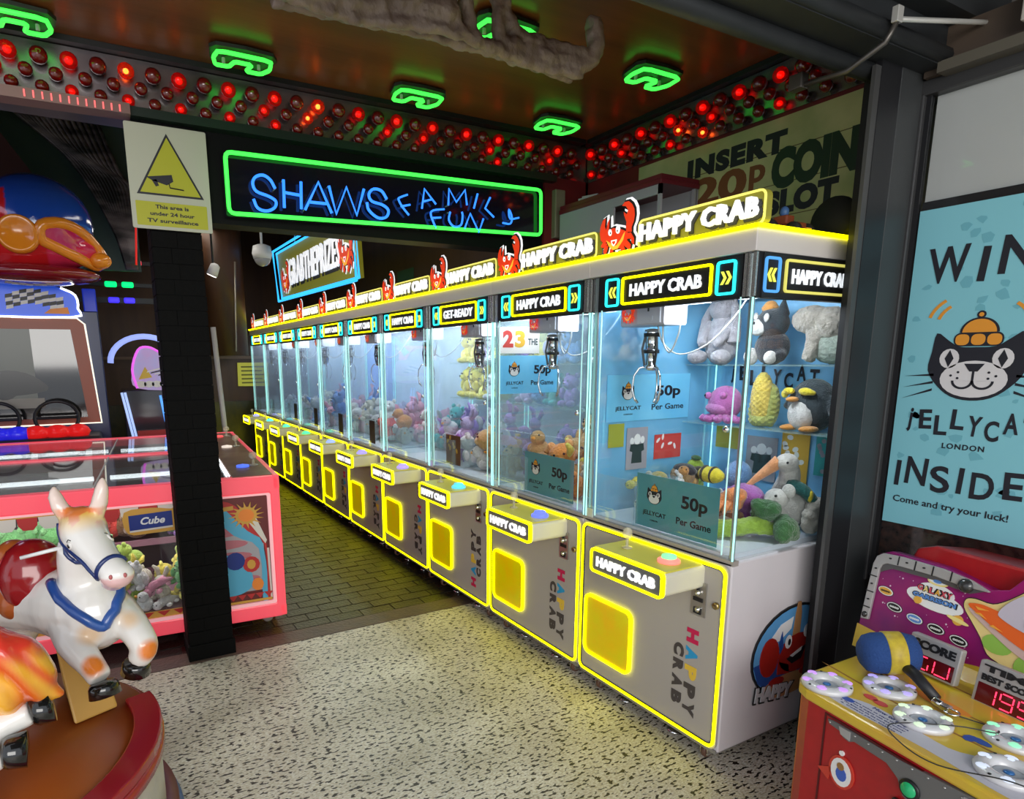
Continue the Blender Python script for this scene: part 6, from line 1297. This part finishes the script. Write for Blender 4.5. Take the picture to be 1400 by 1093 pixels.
# ================================================================ RIGHT WALL ABOVE THE MACHINES
cs = thing('coin_sign', 'large faded fairground wall sign reading insert 20p coin slot', 'sign', (2.992, 3.10, 0))
T = FR((0, 0, 0), *UX)
obj('board', MB(T).box(0, 2.0, -.006, 1.60, 2.775, 0), mat('faded_cream', (.60, .56, .28), .6, var=(3.5, (.26, .32, .12), .25), bump=(14, .2)), cs)
b = MB(T); b.c = 0; b.text('INSERT', .680, 2.665, .105, 0, .0015, .60, .07, space=1.15); b.text('SLOT', 1.075, 2.385, .115, 0, .0015, .36, .07, space=1.1)
b.c = 1; b.text('20', .60, 2.53, .15, 0, .0015, .34, .04); b.text('p', .83, 2.53, .12, 0, .0015, .09, .03); b.c = 2; b.text('COIN', 1.120, 2.54, .19, 0, .0015, .42, .07)
obj('lettering', b, [INK, mat('faded_brown', (.17, .06, .02), .6), mat('dark_green_ink', (.012, .03, .015), .5)], cs)
for k in range(4): obj('board_seam', MB(T).box(0, 2.16+.155*k, 0, 1.60, 2.164+.155*k, .001), mat('seam_brown', (.12, .09, .03), .6), cs)
wc = thing('wall_cupboard', 'white wall cupboard with a maroon top above the second machine', 'cupboard', (2.70, 2.63, 0)); wcm = mat('cupboard_white', (.34, .34, .36), .5); mar = mat('maroon_top', (.13, .01, .02), .4)
obj('back', MB().box(.27, 0, 2.14, .285, .86, 2.55), wcm, wc); obj('bottom', MB().box(0, 0, 2.14, .28, .86, 2.16), wcm, wc)
obj('front_frame', MB(FR((0, 0, 0), *UX)).box(-.86, 2.14, -.015, -.36, 2.55, 0).box(-.02, 2.14, -.015, 0, 2.55, 0).box(-.36, 2.14, -.015, 0, 2.20, 0).box(-.36, 2.50, -.015, 0, 2.55, 0), wcm, wc)
obj('post', MB().box(.255, 0, 2.14, .275, .02, 2.55), wcm, wc); obj('top', MB().box(-.01, -.01, 2.55, .285, .86, 2.575), mar, wc, bev=.004); obj('top_edge', MB().box(.0, .0, 2.575, .285, .86, 2.60), mar, wc)
for k, (c, nm) in enumerate((((.04, .10, .28), 'blue'), ((.55, .40, .10), 'yellow'), ((.05, .14, .30), 'navy'), ((.55, .45, .2), 'tan'))):
    tag(obj('folder', MB().box(0, 0, 0, .20, .10, .016), mat('folder_'+nm, c, .5), bev=.002, loc=(2.735, 2.60, 2.165+.02*k), rot=(0, .0, R.uniform(-.15, .15))), '%s folder stacked in the open end of the wall cupboard' % nm, 'folder', 'folders in the wall cupboard')
for k in range(3): put('bear', CN_['caramel'], (2.80, 2.75+.1*k, 2.165), .9, 'brown bear plush sitting inside the wall cupboard', 'plush in the wall cupboard', rz=0, tilt=0)
tag(obj('paper_stack', MB().box(0, 0, 0, .1, .14, .018).box(.01, .01, .018, .09, .12, .03), mat('paper_grey', (.35, .33, .33), .6), loc=(2.76, 3.20, 2.60), rot=(0, 0, .3)), 'pale papers lying on the maroon cupboard top', 'papers')
tr = thing('toy_tractor', 'toy tractor with black wheels on top of the nearest claw machine', 'toy', (2.42, 1.70, 2.086))
obj('body', MB().box(-.03, -.08, .03, .03, .05, .065).box(-.025, -.03, .065, .025, .03, .10), mat('tractor_red', (.22, .05, .02), .5), tr, bev=.006); obj('figure', MB().ell((0, .0, .115), (.018, .018, .022), 10, 7), mat('figure_blue', (.05, .12, .3), .5), tr)
for y, r_ in ((.045, .048), (-.07, .032)):
    for x in (-.04, .04): obj('wheel', MB().lathe([(r_*.5, -.012), (r_, -.010), (r_, .010), (r_*.5, .012), (0, .008)], 18, (x, y, r_), (1, 0, 0)), mat('tyre_black', (.015, .015, .015), .7), tr)
obj('hub', MB().lathe([(.02, 0), (.018, .006), (0, .008)], 12, (-.054, .045, .048), (-1, 0, 0)), mat('hub_red', (.4, .05, .03), .4), tr)
tag(obj('dark_disc', MB().lathe([(.085, -.02), (.09, 0), (.085, .02), (.0, .024)], 24, (2.62, 1.62, 2.178), (-1, 0, .15)), mat('tyre_black')), 'large dark wheel leaning against the coin sign', 'wheel')
ruler = obj('striped_box', MB().box(0, 0, 0, .03, .12, .028), mat('box_yellow_orange', (.75, .40, .03), .5), loc=(2.36, 1.56, 2.087)); tag(ruler, 'small orange and cream striped box on the nearest machine top', 'box')
b = MB()
for k in range(4): b.box(-.001, .012+.014*k, 0, .031, .018+.014*k, .0285)
obj('stripes', b, BLK, ruler, stuff=True)
# ================================================================ HANGING PRIZE SIGN
hs_ = thing('hanging_sign', 'hanging light box sign reading GRABTHEPRIZES with blue neon outline', 'light box sign', (2.2, 0, 0))
T = FR((0, 0, 0), *UX); qb = [(-8.72, 2.435), (-5.83, 2.39), (-5.90, 3.0), (-8.89, 3.02)]
obj('box', MB(FR((.12, 0, 0), *UX)).prism(qb, .08, .12), SY, hs_)
obj('blue_outline', MB(T).tube([(a, b_, .01) for a, b_ in qb], .013, 7, closed=True), glow('azure_neon', (.03, .42, 1), 1.6), hs_); obj('blue_outline', MB(T).tube([(a, b_, .05) for a, b_ in dil(qb, .045)], .014, 7, closed=True), MATS['azure_neon'], hs_)
b = MB(T); b.text('GRABTHEPRIZES', -7.30, 2.69, .34, 0, .006, 2.0, .06, space=1.1); obj('letter_shadow', b, CSH, hs_)
b = MB(T); b.text('GRABTHEPRIZES', -7.32, 2.71, .31, .006, .02, 1.95, .015, space=1.1); obj('lettering', b, CW, hs_)
b = MB(T); crab(b, -6.18, 2.70, .50, .01); obj('crab_figure', b, CM, hs_); b = MB(T); crab(b, -8.50, 2.68, .42, .01); obj('crab_figure', b, CM, hs_)
for y in (6.3, 8.2): obj('hanger', MB().tube([(.06, y, 3.0), (.06, y, 4.265)], .01, 6), CHR, hs_)
# ================================================================ DEEP INTERIOR
nt_ = tag(obj('wall_notice', MB(FR((0, 10.568, 0), *UY)).prism([(1.88, 1.235), (2.36, 1.225), (2.37, 1.60), (1.89, 1.60)], 0, .006), mat('notice_yellow', (.5, .48, .06), .5, emit=(.6, .58, .05), es=.25)), 'yellow notice on the back wall beside the farthest claw machine', 'notice')
b = MB(FR((0, 10.568, 0), *UY))
for k in range(5): b.box(1.94, 1.275+.062*k, .006, 2.31-.05*(k % 2), 1.297+.062*k, .008)
obj('text_lines', b, mat('notice_ink', (.15, .14, .02), .5), nt_, stuff=True)
tag(obj('white_pole', MB().tube([(1.13, 7.6, 2.0), (1.205, 7.6, 0)], .028, 8), mat('pole_white', (.42, .40, .38), .4)), 'leaning white pole behind the black pillar', 'pole')
br_ = mat('brown_column', (.085, .035, .015), .4, var=(3, (.04, .018, .01)), stretch=(2, 2, .3))
BC = tag(obj('brown_column', MB().lathe([(.34, 1.7), (.34, 4.265)], 28, (1.40, 8.9, 0)), br_), 'round brown column hanging at the back behind the pillar', 'column')
tag(obj('brown_panel', MB().box(.75, 8.2, 1.75, 1.15, 8.25, 4.268), br_), 'dark brown board beside the round brown column', 'panel')
obj('bright_strip', MB().tube([(1.60, 8.62, 2.85), (1.53, 8.585, 1.75)], .012, 6), mat('strip_steel', (.45, .40, .33), .3, .6), BC)
cm_ = thing('dome_camera', 'white dome camera hanging from the dark ceiling deep inside', 'camera', (1.78, 7.9, 2.86)); obj('housing', MB().lathe([(.05, .10), (.10, .08), (.115, .0), (.10, -.06)], 20), WHT, cm_); obj('dome', MB().ell((0, 0, -.06), (.095, .095, .085), 18, 10), mat('dome_grey', (.35, .35, .37), .1, coat=.8), cm_); obj('stem', MB().tube([(0, 0, .1), (0, 0, 1.41)], .015, 6), WHT, cm_)
t = thing('spotlight', 'white track spotlight shining at the back left of the pillar', 'spotlight', (1.18, 7.6, 2.60)); obj('head', MB().lathe([(.02, .08), (.05, .06), (.06, -.05)], 14, (0, 0, 0), (.4, -.3, 1)), WHT, t); obj('lens', MB().lathe([(.052, 0), (.0, .004)], 14, (-.02, .015, -.052), (-.4, .3, -1)), glow('spot_lens', (1, .97, .9), 4), t); obj('stem', MB().tube([(0, 0, .05), (0, 0, 1.665)], .012, 6), DGR, t)
for k, (x, y) in enumerate(((1.9, 8.3), (2.1, 6.9))):
    t = thing('ceiling_spot', ('farther' if k == 0 else 'nearer')+' round bright ceiling light above the hanging prize sign', 'ceiling light', (x, y, 3.34), 0, 'ceiling lights over the aisle'); obj('lens', MB().lathe([(.16, -.02), (.0, -.03)], 20), glow('ceil_white', (1, .9, .85), 5), t); obj('bezel', MB().lathe([(.17, .0), (.19, -.02), (.16, -.03)], 20), CHR, t); obj('stem', MB().tube([(0, 0, 0), (0, 0, .925)], .015, 6), DGR, t)
tag(obj('small_green_sign', MB(FR((2.985, 6.75, 2.37), *UX)).box(0, 0, -.004, .42, .22, 0), mat('sign_dull_green', (.03, .12, .05), .5)), 'small dull green sign on the brown side wall above the machines', 'sign')
# people-free coin pushers and cabinets that fill the far left of the arcade
for k, (x, y, c, lab) in enumerate(((-1.6, 8.6, (.05, .02, .10), 'dark cabinet with violet marquee in the far left corner'), (-.55, 9.6, (.03, .03, .05), 'dark cabinet with red marquee against the far wall'))):
    t = thing('arcade_cabinet', lab, 'arcade machine', (x, y, 0)); obj('body', MB().box(-.35, 0, 0, .35, .6, 1.9), mat('arcade_body_%d' % k, c, .3), t, bev=.02)
    obj('screen', MB().box(-.28, -.01, 1.0, .28, 0, 1.45), glow('arcade_screen_%d' % k, (.15, .1, .5) if k == 0 else (.4, .05, .1), .8), t); obj('marquee', MB().box(-.33, -.03, 1.62, .33, 0, 1.85), glow('arcade_marquee_%d' % k, (.5, .1, 1) if k == 0 else (1, .08, .08), .9), t); obj('controls', MB().box(-.33, -.2, .85, .33, 0, .9), BLK, t)

# ---------------------------------------------------------------- labels: tell look-alikes apart by their place in the row
ords = ['leftmost', 'second from left', 'third from left', 'fourth from left', 'fifth from left', 'sixth from left', 'seventh from left', 'eighth from left', 'ninth from left', 'tenth from left', 'eleventh from left', 'twelfth from left']
bylab = {}
for o in COL.objects:
    if o.parent is None and o.get('label') and o.get('category') == 'soft toy': bylab.setdefault(o['label'], []).append(o)
for l_, L_ in bylab.items():
    if len(L_) > 1:
        def az(o): v = o.location; return math.atan2(v.x, v.y)
        L_.sort(key=az)
        for k, o in enumerate(L_): o['label'] = l_+', '+ords[min(k, 11)]
